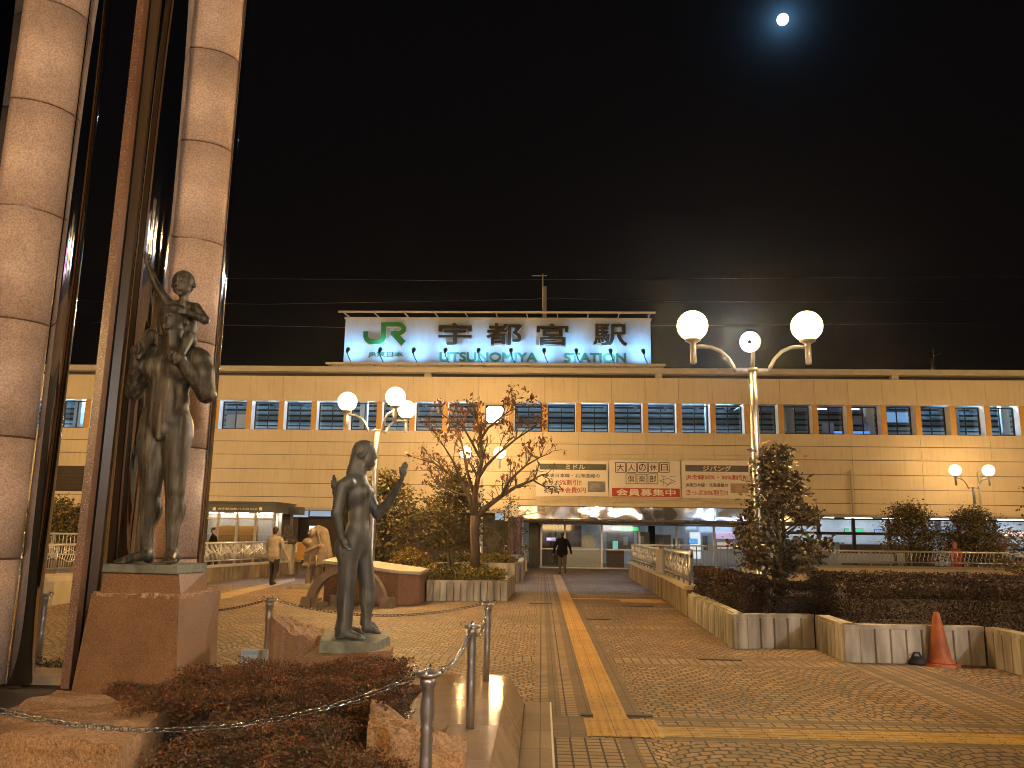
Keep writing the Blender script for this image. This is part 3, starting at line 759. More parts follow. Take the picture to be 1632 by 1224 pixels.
# ground floor: left part
YG = 38.7
mb = MB()
mb.box(XL, -1.6, YG, YG+0.2, 0.0, 0.9).box(XL, -1.6, YG, YG+0.2, 2.2, ZB-0.11)
x = XL
while x < -1.7:
    mb.box(x, x+0.35, YG+0.001, YG+0.2, 0.9, 2.2); x += 1.95
mb.box(XL, -1.6, YG+0.45, YG+0.6, 0.9, 2.2)
mb.build('lower_wall', 'brown_dark', st)
emit('dim_window', (0.45, 0.62, 0.85), 0.55)
emit('bright_window', (0.75, 0.88, 1.0), 1.0)
for px0, px1, py0, py1, mn in ((466, 491, 812, 824, 'dim_window'), (494, 527, 811, 823, 'dim_window'), (493, 502, 838, 850, 'bright_window'), (774, 784, 815, 828, 'brown_dark'), (789, 803, 816, 829, 'dim_window')):
    a, b = at(px0, py0, 38.6), at(px1, py1, 38.6)
    f = MB().box(a[0]-0.05, b[0]+0.05, 38.62, YG-0.003, b[2]-0.05, a[2]+0.05).build('window', 'black_frame', st)
    MB().box(a[0], b[0], 38.605, 38.619, b[2], a[2]).build('pane', mn, f)
# entrance hall
EX0, EX1, SX1 = -0.12, 10.0, 26.0
mb = MB().box(EX0, SX1, YG, 46.0, 0.001, 0.012); mb.build('hall_floor', 'interior_grey', st)
mb = MB().box(-1.6, SX1, 46.0, 46.2, 0, 2.9).box(-1.6, SX1, 38.9, 46, 2.6, 2.7).box(-1.6, -1.4, 38.7, 46, 0, 2.6)
mb.build('hall_shell', 'interior_white', st)
emit('hall_light', (0.92, 0.97, 1.0), 22.0)
for x in np.arange(1.6, 10.5, 2.4):
    for y in (40.2, 43.2): MB().box(x, x+0.9, y, y+0.15, 2.55, 2.59).build('hall_light', 'hall_light', st)
for x in np.arange(11.6, 25.5, 1.9):
    for y in (39.6, 41.6): MB().box(x, x+1.3, y, y+0.15, 2.55, 2.59).build('hall_light', 'hall_light', st)
MX = [at(px, 860, YG)[0] for px in (862.7, 900, 959, 1019, 1078, 1138)]
mb = MB()
for x in MX: mb.box(x-0.045, x+0.045, YG-0.06, YG+0.06, 0, 2.1)
mb.box(EX0, EX1, YG-0.05, YG+0.05, 2.02, 2.12)
mb.box(MX[0], MX[-1], YG-0.03, YG+0.03, 0.86, 0.92).box(MX[0], EX1, YG-0.04, YG+0.04, 0.0, 0.06)
mb.build('entrance_frame', 'steel_dull', st)
for i in range(len(MX)-1):
    g = MB().box(MX[i]+0.05, MX[i+1]-0.05, YG-0.004, YG+0.004, 0.92, 2.02).box(MX[i]+0.05, MX[i+1]-0.05, YG-0.004, YG+0.004, 0.06, 0.86)
    g.build('glass_door' if i == 0 else 'entrance_glass', 'glass', st)
MB().box(MX[5]+0.05, EX1+1.4, YG-0.004, YG+0.004, 0.06, 2.02).build('entrance_glass', 'glass', st)
def fx(px): return at(px, 860, YG)[0]
mb = MB().box(fx(901), fx(927), YG+0.08, YG+0.12, 1.0, 2.0).build('wood_board', 'wood_panel', st)
mb = MB().box(fx(901)+0.02, fx(958), YG+0.06, YG+0.075, 0.08, 0.84).box(fx(928), fx(950), YG+0.08, YG+0.10, 0.94, 1.6)
mb.build('metal_kick_panel', 'steel_dull', st)
MB().box(fx(968), fx(995), YG+0.2, YG+0.9, 0.0, 0.86).build('counter', 'wood_panel', st)
mb = MB().box(fx(972), fx(1018), 40.6, 40.8, 0.9, 1.85).box(fx(1022), fx(1041), 40.0, 40.4, 0, 1.75).box(fx(1052), fx(1076), 40.0, 40.4, 0, 1.62).box(fx(1081), fx(1097), 40.0, 40.3, 0, 1.45)
mb.build('partition', 'interior_grey', st)
MB().box(fx(1041), fx(1052), 40.3, 40.5, 0, 2.1).build('dark_column', 'black_panel', st)
MB().box(fx(857), fx(899), 41.6, 41.7, 0, 2.2).build('dark_lobby', 'brown_dark', st)
MB().box(fx(887.5), fx(890), 40.0, 40.05, 0.9, 2.0).build('door_post', 'paint_white', st)
mb = MB().box(fx(1108), fx(1125), 40.0, 40.1, 0.5, 1.75).build('lit_panel', emit('lit_panel', (0.9, 0.97, 1.0), 1.1).name, st)
# recess left of the doors
mb = MB().box(-0.6, EX0-0.02, YG-0.1, YG+0.3, 0, 2.5).build('door_pillar', 'brown_dark', st)
# shop windows right of the entrance
mb = MB()
x = 11.4
while x < 26:
    mb.box(x-0.07, x+0.07, YG-0.07, YG+0.07, 0, ZB-0.11); x += 1.62
mb.box(11.4, 26, YG-0.05, YG+0.05, 2.42, ZB-0.12).box(11.4, 26, YG-0.05, YG+0.05, 1.72, 1.86).box(11.4, 26, YG-0.05, YG+0.05, 0, 0.35)
mb.build('shop_front_frame', 'black_frame', st)
x = 11.4
while x < 25.5:
    g = MB().box(x+0.075, x+1.545, YG-0.004, YG+0.004, 0.36, 1.71).box(x+0.075, x+1.545, YG-0.004, YG+0.004, 1.87, 2.41)
    g.build('shop_glass', 'glass', st); x += 1.62
mb = MB().box(fx(1345), fx(1500), 39.6, 40.2, 0, 1.28); mb.build('shop_counter', 'wood_panel', st)
mb = MB().box(fx(1330), fx(1345), 39.3, 39.5, 0, 1.4).box(fx(1500), fx(1511), 39.2, 39.5, 0, 2.5).box(11.6, 25.8, 42.4, 42.6, 1.3, 2.5)
mb.build('shop_wall', 'interior_white', st)
# goods shelves right
rg = random.Random(9); mb = MB()
for r in range(4):
    x = fx(1515)
    while x < 25.4:
        w = rg.uniform(0.12, 0.3); mb.box(x, x+w*0.85, 40.6, 40.9, 0.35+r*0.42, 0.35+r*0.42+rg.uniform(0.15, 0.34), rg.randint(0, 3)); x += w
mb.build('shelf_goods', ['paint_white', 'banner_red', 'interior_blue', 'photo_print_warm'], st)

for px0, px1, z0_, z1_, y_, mn_ in ((905, 915, 1.3, 1.7, 38.83, 'paint_white'), (933, 941, 1.2, 1.75, 38.83, 'banner_white'), (1000, 1007, 1.1, 1.5, 40.55, 'paint_white'), (1009, 1016, 1.15, 1.45, 40.55, 'photo_print'), (1024, 1032, 1.2, 1.55, 39.95, 'paint_white'), (1056, 1064, 1.05, 1.5, 39.95, 'photo_print_warm'), (1084, 1090, 1.0, 1.35, 39.95, 'paint_white'), (1128, 1136, 0.9, 1.6, 39.9, 'banner_violet')):
    MB().box(fx(px0), fx(px1), y_, y_+0.02, z0_, z1_).build('poster', mn_, st)
for px_ in (1044, 1062, 1080, 1098):
    g_ = MB().box(fx(px_), fx(px_)+0.28, 39.2, 39.95, 0.0, 0.95, chamfer=0.04).build('ticket_gate', 'steel_dull', st)
    MB().box(fx(px_)+0.04, fx(px_)+0.24, 39.19, 39.199, 0.55, 0.75).build('gate_panel', 'black_frame', g_)
def lit_sign(name, px0, py0, px1, py1, Y, col, s, label, body=None, tcol=(1, 1, 1), ts=2.0, group=None):
    a, b = at(px0, py0, Y), at(px1, py1, Y)
    mn = emit(f'{name}_{px0}', col, s).name
    t = thing(name, (a[0], Y, b[2]), label, 'sign', group)
    MB().box(a[0], b[0], Y, Y+0.08, b[2], a[2]).build('panel', mn, t)
    mb = MB(); mb.box(a[0]-0.02, b[0]+0.02, Y+0.081, Y+0.11, b[2]-0.02, a[2]+0.02).build('casing', 'black_frame', t)
    if body:
        tn = emit(f'{name}_text_{px0}', tcol, ts).name; mb = MB()
        w, h = b[0]-a[0], a[2]-b[2]
        text_into(mb, body, a[0]+w*0.1, b[0]-w*0.1, b[2]+h*0.22, a[2]-h*0.22, Y-0.001, 0.004, 0.01)
        mb.build('lettering', tn, t)
    return t
lit_sign('hanging_sign', 989, 839.5, 1018, 846, 39.6, (0.05, 0.75, 0.25), 1.3, 'long green lit sign hung inside the station entrance')
lit_sign('hanging_sign', 976, 840, 988, 845, 39.6, (0.8, 0.92, 1.0), 1.3, 'short white lit sign left of the long green entrance sign')
lit_sign('lit_poster', 976.5, 862, 985, 876, 39.5, (0.25, 0.75, 0.6), 0.8, 'small green lit poster behind the entrance counter')
lit_sign('door_notice', 870.5, 856, 886, 862.5, 38.55, (0.28, 0.24, 0.5), 0.7, 'small violet notice on the dark automatic door', '自動ドア', (0.9, 0.9, 1), 1.0)
lit_sign('door_notice', 1098, 859, 1112, 866, 38.55, (0.08, 0.35, 0.8), 1.0, 'small blue notice on the entrance glass at the right')
lit_sign('hanging_sign', 1347, 843, 1354, 849.5, 39.3, (0.05, 0.7, 0.25), 1.2, 'square green lit sign left of the shop mullion')
lit_sign('hanging_sign', 1362, 843, 1377, 849.5, 39.3, (0.05, 0.75, 0.25), 1.3, 'wide green lit sign right of the shop mullion')
lit_sign('hanging_sign', 1395, 844, 1412, 850, 39.4, (0.35, 0.55, 0.9), 0.9, 'pale blue lit sign above the brown shop counter')
lit_sign('shop_sign', 1599, 848, 1640, 855, 38.45, (0.9, 0.85, 0.85), 0.9, 'white shop sign with red letters at the right end of the building', 'STATION', (0.7, 0.06, 0.08), 0.8)
lit_sign('shop_poster', 1141, 847, 1171, 859, 39.2, (0.75, 0.5, 0.72), 0.9, 'pink lit poster in the window by the conical tree')
lit_sign('shop_poster', 1143, 864, 1170, 875, 39.2, (0.75, 0.58, 0.48), 0.8, 'cream lit poster under the pink poster by the conical tree')
# ------------------------------------------------------------------ rooftop station sign
YS = 37.8
sx0, sx1, sz0, sz1 = -9.72, 5.22, 9.66, 11.86
sg = thing('station_sign', (-2.25, YS, 9.3), 'long white rooftop station sign with a green emblem and black kanji', 'sign')
MB().box(sx0, sx1, YS, YS+0.3, sz0, sz1).build('board', 'sign_white', sg)
mb = MB()
mb.box(sx0-0.05, sx1+0.05, YS-0.03, YS+0.33, sz1+0.003, sz1+0.10)
mb.box(sx0-0.1, sx1+0.1, YS-1.12, YS-1.02, sz1+0.03, sz1+0.11)
for i in range(11):
    x = sx0+0.15+i*(sx1-sx0-0.3)/10
    mb.bar((x+0.05, YS+0.1, sz1+0.09), (x, YS-1.06, sz1+0.05), 0.05, 0.06)
mb.build('top_rail', 'roof_metal', sg)
mb = MB()
for x in (sx0+1, -4.5, 0.2, sx1-1): mb.box(x-0.12, x+0.12, YS+0.05, YS+0.25, 9.06, sz0-0.003)
mb.build('support', 'roof_dark', sg)
mb = MB().box(sx0-0.55, sx1+0.5, 36.62, 36.72, 9.34, 9.44).box(sx0-0.55, sx1+0.5, 37.1, 37.2, 9.34, 9.42)
for i in range(16):
    x = sx0-0.4+i*(sx1-sx0+0.8)/15; mb.box(x-0.04, x+0.04, 36.721, 37.099, 9.35, 9.41).box(x-0.03, x+0.03, 37.12, 37.18, 9.295, 9.34)
mb.build('lower_rail', 'roof_metal', sg)
SO = YS-0.34                                     # back plane of the raised letters
def sgp(zx, zy):                                  # zoom pixel -> x, z on the board plane
    p = at(540+zx/6.277, 490+zy/6.277, SO); return (p[0], p[2])
def stroke(mb, pts, w, y0, y1, mi=0):
    """flat thick stroke in the xz plane, extruded from y0 to y1"""
    n = len(pts); L = []; Rr = []
    for i in range(n):
        a = pts[max(i-1, 0)]; b = pts[min(i+1, n-1)]; p = pts[i]
        if 0 < i < n-1:
            d1 = np.array(p)-a; d2 = np.array(b)-p; d1 = d1/np.linalg.norm(d1); d2 = d2/np.linalg.norm(d2)
            d = d1+d2; d = d/np.linalg.norm(d); nn = np.array([-d[1], d[0]]); n1 = np.array([-d1[1], d1[0]])
            k = 1/max(0.35, nn@n1)
        else:
            d = np.array(b)-a; d = d/np.linalg.norm(d); nn = np.array([-d[1], d[0]]); k = 1
        L.append(np.array(p)+nn*w/2*k); Rr.append(np.array(p)-nn*w/2*k)
    vs = [(q[0], y, q[1]) for y in (y0, y1) for q in L+Rr]
    fs = []
    for i in range(n-1):
        fs.append((i, i+1, n+i+1, n+i)); o = 2*n; fs.append((o+i+1, o+i, o+n+i, o+n+i+1))
        fs.append((i+1, i, o+i, o+i+1)); fs.append((n+i, n+i+1, o+n+i+1, o+n+i))
    o = 2*n; fs += [(0, n, o+n, o), (n-1, o+n-1, o+2*n-1, 2*n-1)]
    mb.add(vs, fs, mi)
def arc(cx, cy, rx, ry, a0, a1, n=8): return [(cx+rx*math.cos(R_(a0+(a1-a0)*i/n)), cy+ry*math.sin(R_(a0+(a1-a0)*i/n))) for i in range(n+1)]
J = [(452, 152), (452, 285)]+arc(392, 290, 60, 55, 0, 90)+[(340, 345)]+arc(335, 290, 62, 55, 90, 180)+[(273, 242)]
Rp = [(478, 172), (590, 172)]+arc(592, 217, 62, 45, -90, 90)+[(522, 262)]
leg = [(540, 252), (650, 362)]
px = (sgp(400, 300)[0]-sgp(300, 300)[0])/100
for nm, dw, yo, mn in (('emblem_edge', 10, 0.03, 'letter_edge'), ('emblem', 0, 0.0, 'sign_green')):
    mb = MB()
    if dw: y0, y1 = SO-0.05, SO+0.10
    else: y0, y1 = SO-0.075, SO-0.053
    for s_, w in ((J, 52), (Rp, 46)): stroke(mb, [sgp(*q) for q in s_], (w+dw)*px, y0, y1)
    stroke(mb, [sgp(*q) for q in leg], (62+dw)*px, y0+0.002, y1-0.002)
    mb.build(nm, mn, sg)
def zr(x0, x1, y0, y1, Y, s=2.914, ox=520, oy=420):
    a = at(ox+x0/s, oy+y0/s, Y); b = at(ox+x1/s, oy+y1/s, Y); return a[0], b[0], b[2], a[2]
for ch, x0, x1, y0, y1 in (('宇', 523, 675, 278, 380), ('都', 745, 908, 279, 380), ('宮', 977, 1125, 280, 383), ('駅', 1240, 1397, 281, 383)):
    X0, X1, Z0, Z1 = zr(x0, x1, y0, y1, SO)
    mb = MB(); text_into(mb, ch, X0-0.02, X1+0.02, Z0-0.02, Z1+0.02, SO+0.06, 0.13, 0.026); mb.build('kanji_edge', 'letter_edge', sg)
    mb = MB(); text_into(mb, ch, X0, X1, Z0, Z1, SO-0.072, 0.02, 0.020); mb.build('kanji', 'letter_black', sg)
for body, x0, x1, y0, y1, of in (('JR東日本', 195, 356, 408, 437, 0.022), ('UTSUNOMIYA', 527, 980, 411, 457, 0.04), ('STATION', 1105, 1393, 414, 460, 0.04)):
    X0, X1, Z0, Z1 = zr(x0, x1, y0, y1, YS-0.05)
    mb = MB(); text_into(mb, body, X0, X1, Z0, Z1, YS-0.03, 0.04, of); mb.build('lettering', 'letter_green', sg)
mb = MB()
for zx in (262, 500, 735, 975, 1210): pass
sl = None
SIGN_W = 40.0
for i, zx in enumerate((95, 245, 402, 550, 705, 857, 1012, 1162, 1322, 1475)):
    p = at(520+zx/2.914, 420+440/2.914, 36.55); x = p[0]
    if sl is None:
        sl = thing('sign_spotlight', (x, 36.6, 9.44), 'x', 'spotlight', 'spotlights under the rooftop sign'); slx = x
        MB().tube([(x+0.22, 36.67, 9.38), (x+0.05, 36.6, 9.72), (x, 36.58, 9.92)], 0.025, 8).build('arm', 'black_frame', sl)
        hd = MB().tube([(x, 36.50, 9.90), (x, 36.66, 10.02), (x, 36.78, 10.11)], [0.05, 0.085, 0.10], 12).build('lamp_head', 'black_frame', sl)
        L = bpy.data.lights.new('sign_spot', 'SPOT'); L.energy = SIGN_W*4; L.color = (0.22, 0.60, 1.0); L.spot_size = R_(110); L.spot_blend = 1.0; L.shadow_soft_size = 0.06
        lo = bpy.data.objects.new('bulb', L); COL.objects.link(lo); lo.parent = sl
        lo.location = (0, 0.21, 0.69); lo.rotation_euler = Vector((0, -1.0, -0.30)).to_track_quat('Z', 'Y').to_euler()
        t = sl
    else:
        t = copy_tree(sl); t.location.x = x
    where = ['at the left end of the sign', 'under the green emblem', 'between the emblem and the first kanji', 'under the letter U', 'under the second letter U', 'under the letters MI', 'between the two green words', 'under the first letter T of the last word', 'under the letter O of the last word', 'at the right end of the sign'][i]
    relabel(t, 'black spotlight on a bent arm '+where)

# antenna, roof mast
t = thing('antenna_pole', (0.03, 38.4, 9.06), 'grey pole with a thin antenna behind the rooftop sign', 'pole')
a = at(868, 457, 38.4); b = at(867, 438, 38.4); w = at(848, 441, 38.4); w2 = at(872, 441, 38.4)
MB().box(a[0]-0.1, a[0]+0.1, 38.3, 38.5, 9.06, a[2]).build('pole', 'steel_dull', t)
MB().tube([(a[0]-0.09, 38.25, a[2]-1.2), (a[0]-0.09, 38.25, b[2])], 0.03, 6).tube([(w[0], 38.25, w[2]), (w2[0], 38.25, w2[2])], 0.02, 6).build('antenna', 'paint_white', t)
a = at(1486, 588, 38.4); b = at(1485, 571, 38.4); c = at(1487, 556, 38.4)
t = thing('roof_vent', (a[0], 38.4, 9.06), 'small grey pipe with an antenna on the roof at the right', 'pipe')
MB().tube([(a[0], 38.4, 9.06), (a[0], 38.4, b[2])], 0.13, 12).build('pipe', 'steel_dull', t)
MB().tube([(c[0], 38.4, b[2]-0.1), (c[0], 38.4, c[2])], 0.02, 6).tube([(c[0], 38.4, c[2]-0.35), (c[0]+0.4, 38.4, c[2]-0.2)], 0.012, 5).build('antenna', 'steel_dull', t)
for pts, lb in (([(60, 478), (420, 485), (845, 477), (880, 475), (1085, 481), (1700, 482)], 'thin overhead wire passing just above the rooftop sign'),
                ([(60, 440), (700, 447), (1700, 440)], 'thin overhead wire, the highest in the night sky'),
                ([(60, 512), (560, 522), (1100, 519), (1700, 514)], 'thin overhead wire passing behind the rooftop sign')):
    P = [at(x, y, 52.0) for x, y in pts]
    tag(MB().tube(P, 0.013, 5).build('overhead_wire', 'steel_dull'), lb, 'wire', 'overhead wires behind the station')

# clock
a, b = at(775.5, 647.5, YF-0.1), at(802, 674, YF-0.1)
cx, cz, hr = (a[0]+b[0])/2, (a[2]+b[2])/2, (b[0]-a[0])/2
ck = thing('wall_clock', (cx, YF, cz), 'square lit white clock on the facade behind the bare tree', 'clock')
MB().box(cx-hr-0.05, cx+hr+0.05, YF-0.12, YF+0.019, cz-hr-0.05, cz+hr+0.05, chamfer=0.0).build('casing', 'black_frame', ck)
emit('clock_light', (0.80, 0.90, 1.0), 1.15)
c = 0.12; pts = [(cx-hr+c, cz-hr), (cx+hr-c, cz-hr), (cx+hr, cz-hr+c), (cx+hr, cz+hr-c), (cx+hr-c, cz+hr), (cx-hr+c, cz+hr), (cx-hr, cz+hr-c), (cx-hr, cz-hr+c)]
MB().add([(x, YF-0.14, z) for x, z in pts]+[(x, YF-0.121, z) for x, z in pts], [tuple(range(8))]+[(i, i+8, (i+1) % 8+8, (i+1) % 8) for i in range(8)]).build('face', 'clock_light', ck)
mb = MB()
for i in range(12):
    t_ = 2*math.pi*i/12; mb.bar((cx+math.sin(t_)*hr*0.78, YF-0.145, cz+math.cos(t_)*hr*0.78), (cx+math.sin(t_)*hr*0.9, YF-0.145, cz+math.cos(t_)*hr*0.9), 0.012, 0.03)
mb.build('hour_mark', 'letter_black', ck)
mb = MB().bar((cx, YF-0.15, cz), (cx-0.18, YF-0.15, cz+0.1), 0.012, 0.035).bar((cx, YF-0.158, cz), (cx+0.14, YF-0.158, cz+0.27), 0.012, 0.025)
mb.build('hand', 'letter_black', ck)

# banners on the facade
YB = 36.82
def zb(x, y, Y=YB): p = at(780+x/3.6267, 700+y/3.6267, Y); return p[0], p[2]
def banner(x0, x1, y0, y1, label):
    (a, z1b), (b, z0) = zb(x0, y0), zb(x1, y1)
    t = thing('banner', (a, YB, z0), label, 'banner', 'advertising banners on the facade')
    MB().box(a, b, YB, YB+0.03, z0, z1b).build('cloth', 'banner_white', t)
    return t
def btext(t, mn, body, x0, x1, y0, y1, off=0.004):
    (a, z1b), (b, z0) = zb(x0, y0), zb(x1, y1)
    mb = MB(); text_into(mb, body, a, b, z0, z1b, YB-0.008, 0.004, off*1.6+0.006); mb.build('lettering', mn, t)
def bbox(t, nm, mn, x0, x1, y0, y1, y=0.006):
    (a, z1b), (b, z0) = zb(x0, y0), zb(x1, y1)
    MB().box(a, b, YB-y, YB-0.002, z0, z1b).build(nm, mn, t)
b1 = banner(270, 686, 121, 331, 'left banner with a green title bar and red discount lines')
bbox(b1, 'title_bar', 'banner_green', 290, 676, 141, 179)
btext(b1, 'paint_white', 'ミドル', 440, 552, 145, 175, 0.01)
btext(b1, 'ink', 'JR東日本線・北海道線の', 322, 638, 197, 227)
btext(b1, 'ink', 'きっぷ', 318, 402, 238, 265); btext(b1, 'ink_red', '5%割引!!', 404, 532, 232, 268, 0.008)
btext(b1, 'ink', '初年度', 315, 399, 280, 311); btext(b1, 'ink_red', '年会費0円', 402, 558, 276, 312, 0.008)
bbox(b1, 'photo', 'photo_print', 568, 671, 243, 306)
b2 = banner(690, 1106, 121, 338, 'middle banner with boxed kanji above a red bar')
mb = MB()
for row, chs, x0, y0 in ((0, '大人の休日', 728, 134), (1, '倶楽部', 789, 200)):
    for i, ch in enumerate(chs):
        xa = x0+i*63.5; xb = xa+58; ya, yb = y0+(2 if i % 2 else 0), y0+58
        (a, z1b), (b, z0) = zb(xa, ya), zb(xb, yb)
        for q in (((a, z0), (b, z0)), ((b, z0), (b, z1b)), ((b, z1b), (a, z1b)), ((a, z1b), (a, z0))):
            mb.bar((q[0][0], YB-0.008, q[0][1]), (q[1][0], YB-0.008, q[1][1]), 0.028, 0.006) if abs(q[0][1]-q[1][1]) > 0.01 else mb.bar((q[0][0], YB-0.008, q[0][1]), (q[1][0], YB-0.008, q[1][1]), 0.006, 0.028)
        (a, z1b), (b, z0) = zb(xa+9, ya+9), zb(xb-9, yb-9)
        text_into(mb, ch, a, b, z0, z1b, YB-0.008, 0.004, 0.008)
mb.build('lettering', 'ink', b2)
mb = MB()
for pts in ([(985, 240), (1030, 225), (1075, 245), (1035, 262), (985, 240)], [(1008, 225), (1008, 270)], [(1055, 240), (1020, 275)], [(990, 210), (1020, 216)], [(1045, 216), (1078, 212)], [(1000, 222), (1012, 214)]):
    for q0, q1 in zip(pts, pts[1:]):
        (a, za), (b, zc) = zb(*q0), zb(*q1); mb.bar((a, YB-0.008, za), (b, YB-0.008, zc), 0.02, 0.02)
mb.build('sketch', 'ink', b2)
bbox(b2, 'red_bar', 'banner_red', 708, 1101, 281, 335)
btext(b2, 'banner_white', '会員募集中', 734, 1076, 286, 330, 0.008)
b3 = banner(1109, 1512, 122, 345, 'right banner with a violet title bar and red discount lines')
bbox(b3, 'title_bar', 'banner_violet', 1132, 1497, 149, 190)
btext(b3, 'paint_white', 'ジパング', 1232, 1398, 153, 187, 0.01)
btext(b3, 'ink_red', 'JR全線20%・30%割引!!', 1134, 1492, 203, 241, 0.008)
btext(b3, 'ink', 'JR東日本線・北海道線の', 1133, 1380, 252, 281)
btext(b3, 'ink_red', 'きっぷ30%割引!!', 1137, 1379, 290, 326, 0.006)
bbox(b3, 'photo', 'photo_print_warm', 1393, 1498, 255, 312)
t = thing('banner_rack', (4.5, 36.9, 3.1), 'pale metal rails fixed above and below the row of banners', 'frame')
mb = MB()
for yy0, yy1 in ((83, 92), (106, 112), (344, 350), (358, 364)):
    (a, z1b), (b, z0) = zb(268, yy0, 36.9), zb(1530, yy1, 36.9); mb.box(a, b, 36.86, 36.92, z0, z1b)
for x in (270, 580, 897, 1217, 1522):
    for y0, y1 in ((80, 122), (336, 368)):
        (a, z1b), (b, z0) = zb(x-5, y0, 36.9), zb(x+5, y1, 36.9); mb.box(a, b, 36.855, 36.995, z0, z1b)
mb.build('rail', 'facade', t)

# canopy over the entrance
cp = thing('entrance_canopy', (5.4, 36, 2.07), 'polished steel canopy with wavy reflections over the station entrance', 'canopy')
mb = MB(); cz0, cz1 = 2.07, 2.78; n = 60
xs = [-1.05+i*(11.85+1.05)/n for i in range(n+1)]
prof = [(35.16, cz0), (35.045, cz0+0.08), (35.03, cz0+0.15), (35.03, cz0+0.40), (35.03, cz1-0.03), (35.035, cz1)]
vs = [(x, y, z) for x in xs for y, z in prof]; k = len(prof)
mb.add(vs, [(i*k+j, (i+1)*k+j, (i+1)*k+j+1, i*k+j+1) for i in range(n) for j in range(k-1)], 0, False)
mb.build('fascia', 'canopy_steel', cp)
mb = MB().box(-1.05, 11.85, 35.205, 36.99, cz0, cz0+0.05).box(-1.05, 11.85, 35.07, 36.99, cz1-0.05, cz1-0.003)
mb.build('canopy_slab', 'steel_dull', cp)
mb = MB()
for z in (cz0+0.155, cz0+0.215): mb.box(-1.05, 11.85, 35.015, 35.08, z, z+0.012)
for x in (1.65, 3.1, 7.4, 9.9): mb.add([(x, 35.024, cz0+0.2), (x+0.02, 35.024, cz0+0.2), (x+0.02, 35.024, cz1-0.04), (x, 35.024, cz1-0.04)], [(0, 1, 2, 3)])
mb.build('seam', 'black_frame', cp)
mb = MB().box(-1.62, -1.06, 35.6, 36.95, 2.12, 2.84)
mb.build('end_panel', 'roof_metal', cp)

# booth with a dark header
bt = thing('glass_booth', (-11.9, 31, 0), 'glass waiting booth with a dark lettered header, left of the entrance', 'booth')
def zo(x, y, Y=31.0): p = at(305+x/8.741, 790+y/8.741, Y); return p[0], p[2]
bx0, bx1 = zo(105, 300)[0], zo(1165, 300)[0]
h0, h1, hb = zo(600, 232)[1], zo(600, 108)[1], 0.0
MB().box(bx0-0.25, bx1, 31.0, 33.4, h0, h1).box(bx0-0.35, bx1+0.05, 30.9, 33.5, h1+0.003, h1+0.08).build('header', 'booth_header', bt)
mb = MB(); a, z1b = zo(365, 165, 30.99); b, z0 = zo(915, 208, 30.99); text_into(mb, 'JR宇都宮駅バスのりば', a, b, z0, z1b, 30.998, 0.006, 0.006)
for x in (300, 945):
    a, z1b = zo(x, 163, 30.99); b, z0 = zo(x+38, 205, 30.99); mb.box(a, b, 30.99, 30.998, z0, z1b)
mb.build('lettering', 'banner_white', bt)
mb = MB()
for x in (115, 372, 637, 893, 1148):
    xx = zo(x, 300)[0]; MB().box(xx-0.05, xx+0.05, 31.02, 31.12, 0, h0-0.003).build('post', 'steel_dull', bt)
for yy in (31.9, 33.3): MB().box(bx1-0.12, bx1-0.02, yy, yy+0.1, 0, h0-0.003).build('post', 'steel_dull', bt)
mb.box(bx0, bx1, 31.025, 31.1, h0-0.26, h0-0.2)
mb.build('transom', 'steel_dull', bt)
mb = MB().box(bx0+0.1, bx1-0.1, 31.06, 31.066, 0.1, h0-0.26); mb.build('front_glass', 'glass_booth', bt)
MB().box(bx0, bx1-0.15, 31.9, 31.98, 0, h0-0.003).build('rear_wall', 'interior_white', bt)
a, z1b = zo(372, 415, 31.3); b, z0 = zo(890, 640, 31.3)
MB().box(a, b, 31.5, 31.56, 0.3, z1b).build('orange_board', 'pier_gold', bt)
emit('booth_light', (1.0, 0.86, 0.66), 60.0)
for x in (0.3, 1.3, 2.3):
    MB().box(bx0+x, bx0+x+0.5, 31.25, 31.4, h0-0.05, h0-0.01).build('ceiling_light', 'booth_light', bt)
p = at(437, 830, 33.0)
wg = zo(1385, 150, 33.4)
MB().box(bx1+0.003, wg[0]+0.6, 32.6, 33.4, h0-0.02, h1-0.05).build('side_canopy', 'booth_header', bt)
# purple flag left of the doors
a, b = at(811, 824, 34.0), at(831, 884, 34.0)
t = thing('purple_banner', (a[0], 34, 0), 'plain dark purple banner hanging left of the entrance canopy', 'banner')
mb = MB(); n = 10
vs = [(a[0]+(b[0]-a[0])*i/n, 34+0.05*math.sin(i*1.3), z) for z in (b[2], a[2]) for i in range(n+1)]
vs += [(x, y+0.015, z) for x, y, z in vs]; N = n+1
mb.add(vs, [(i, i+1, N+i+1, N+i) for i in range(n)]+[(2*N+i+1, 2*N+i, 3*N+i, 3*N+i+1) for i in range(n)], 0, True)
mb.build('cloth', 'flag_purple', t)
MB().tube([(b[0]+0.05, 34.0, 0), (b[0]+0.05, 34.0, a[2]+0.05)], 0.02, 8).tube([(a[0]-0.02, 34.0, a[2]+0.03), (b[0]+0.05, 34.0, a[2]+0.03)], 0.012, 6).build('pole', 'steel_dull', t)
# moon
tag(MB().ball(tuple(CAM_POS+MOON_DIR*900), 900*8.1/F_PX, 32, 16).build('moon', emit('moon_light', (1.0, 1.0, 1.0), 3.0).name), 'bright full moon high in the black sky', 'moon')
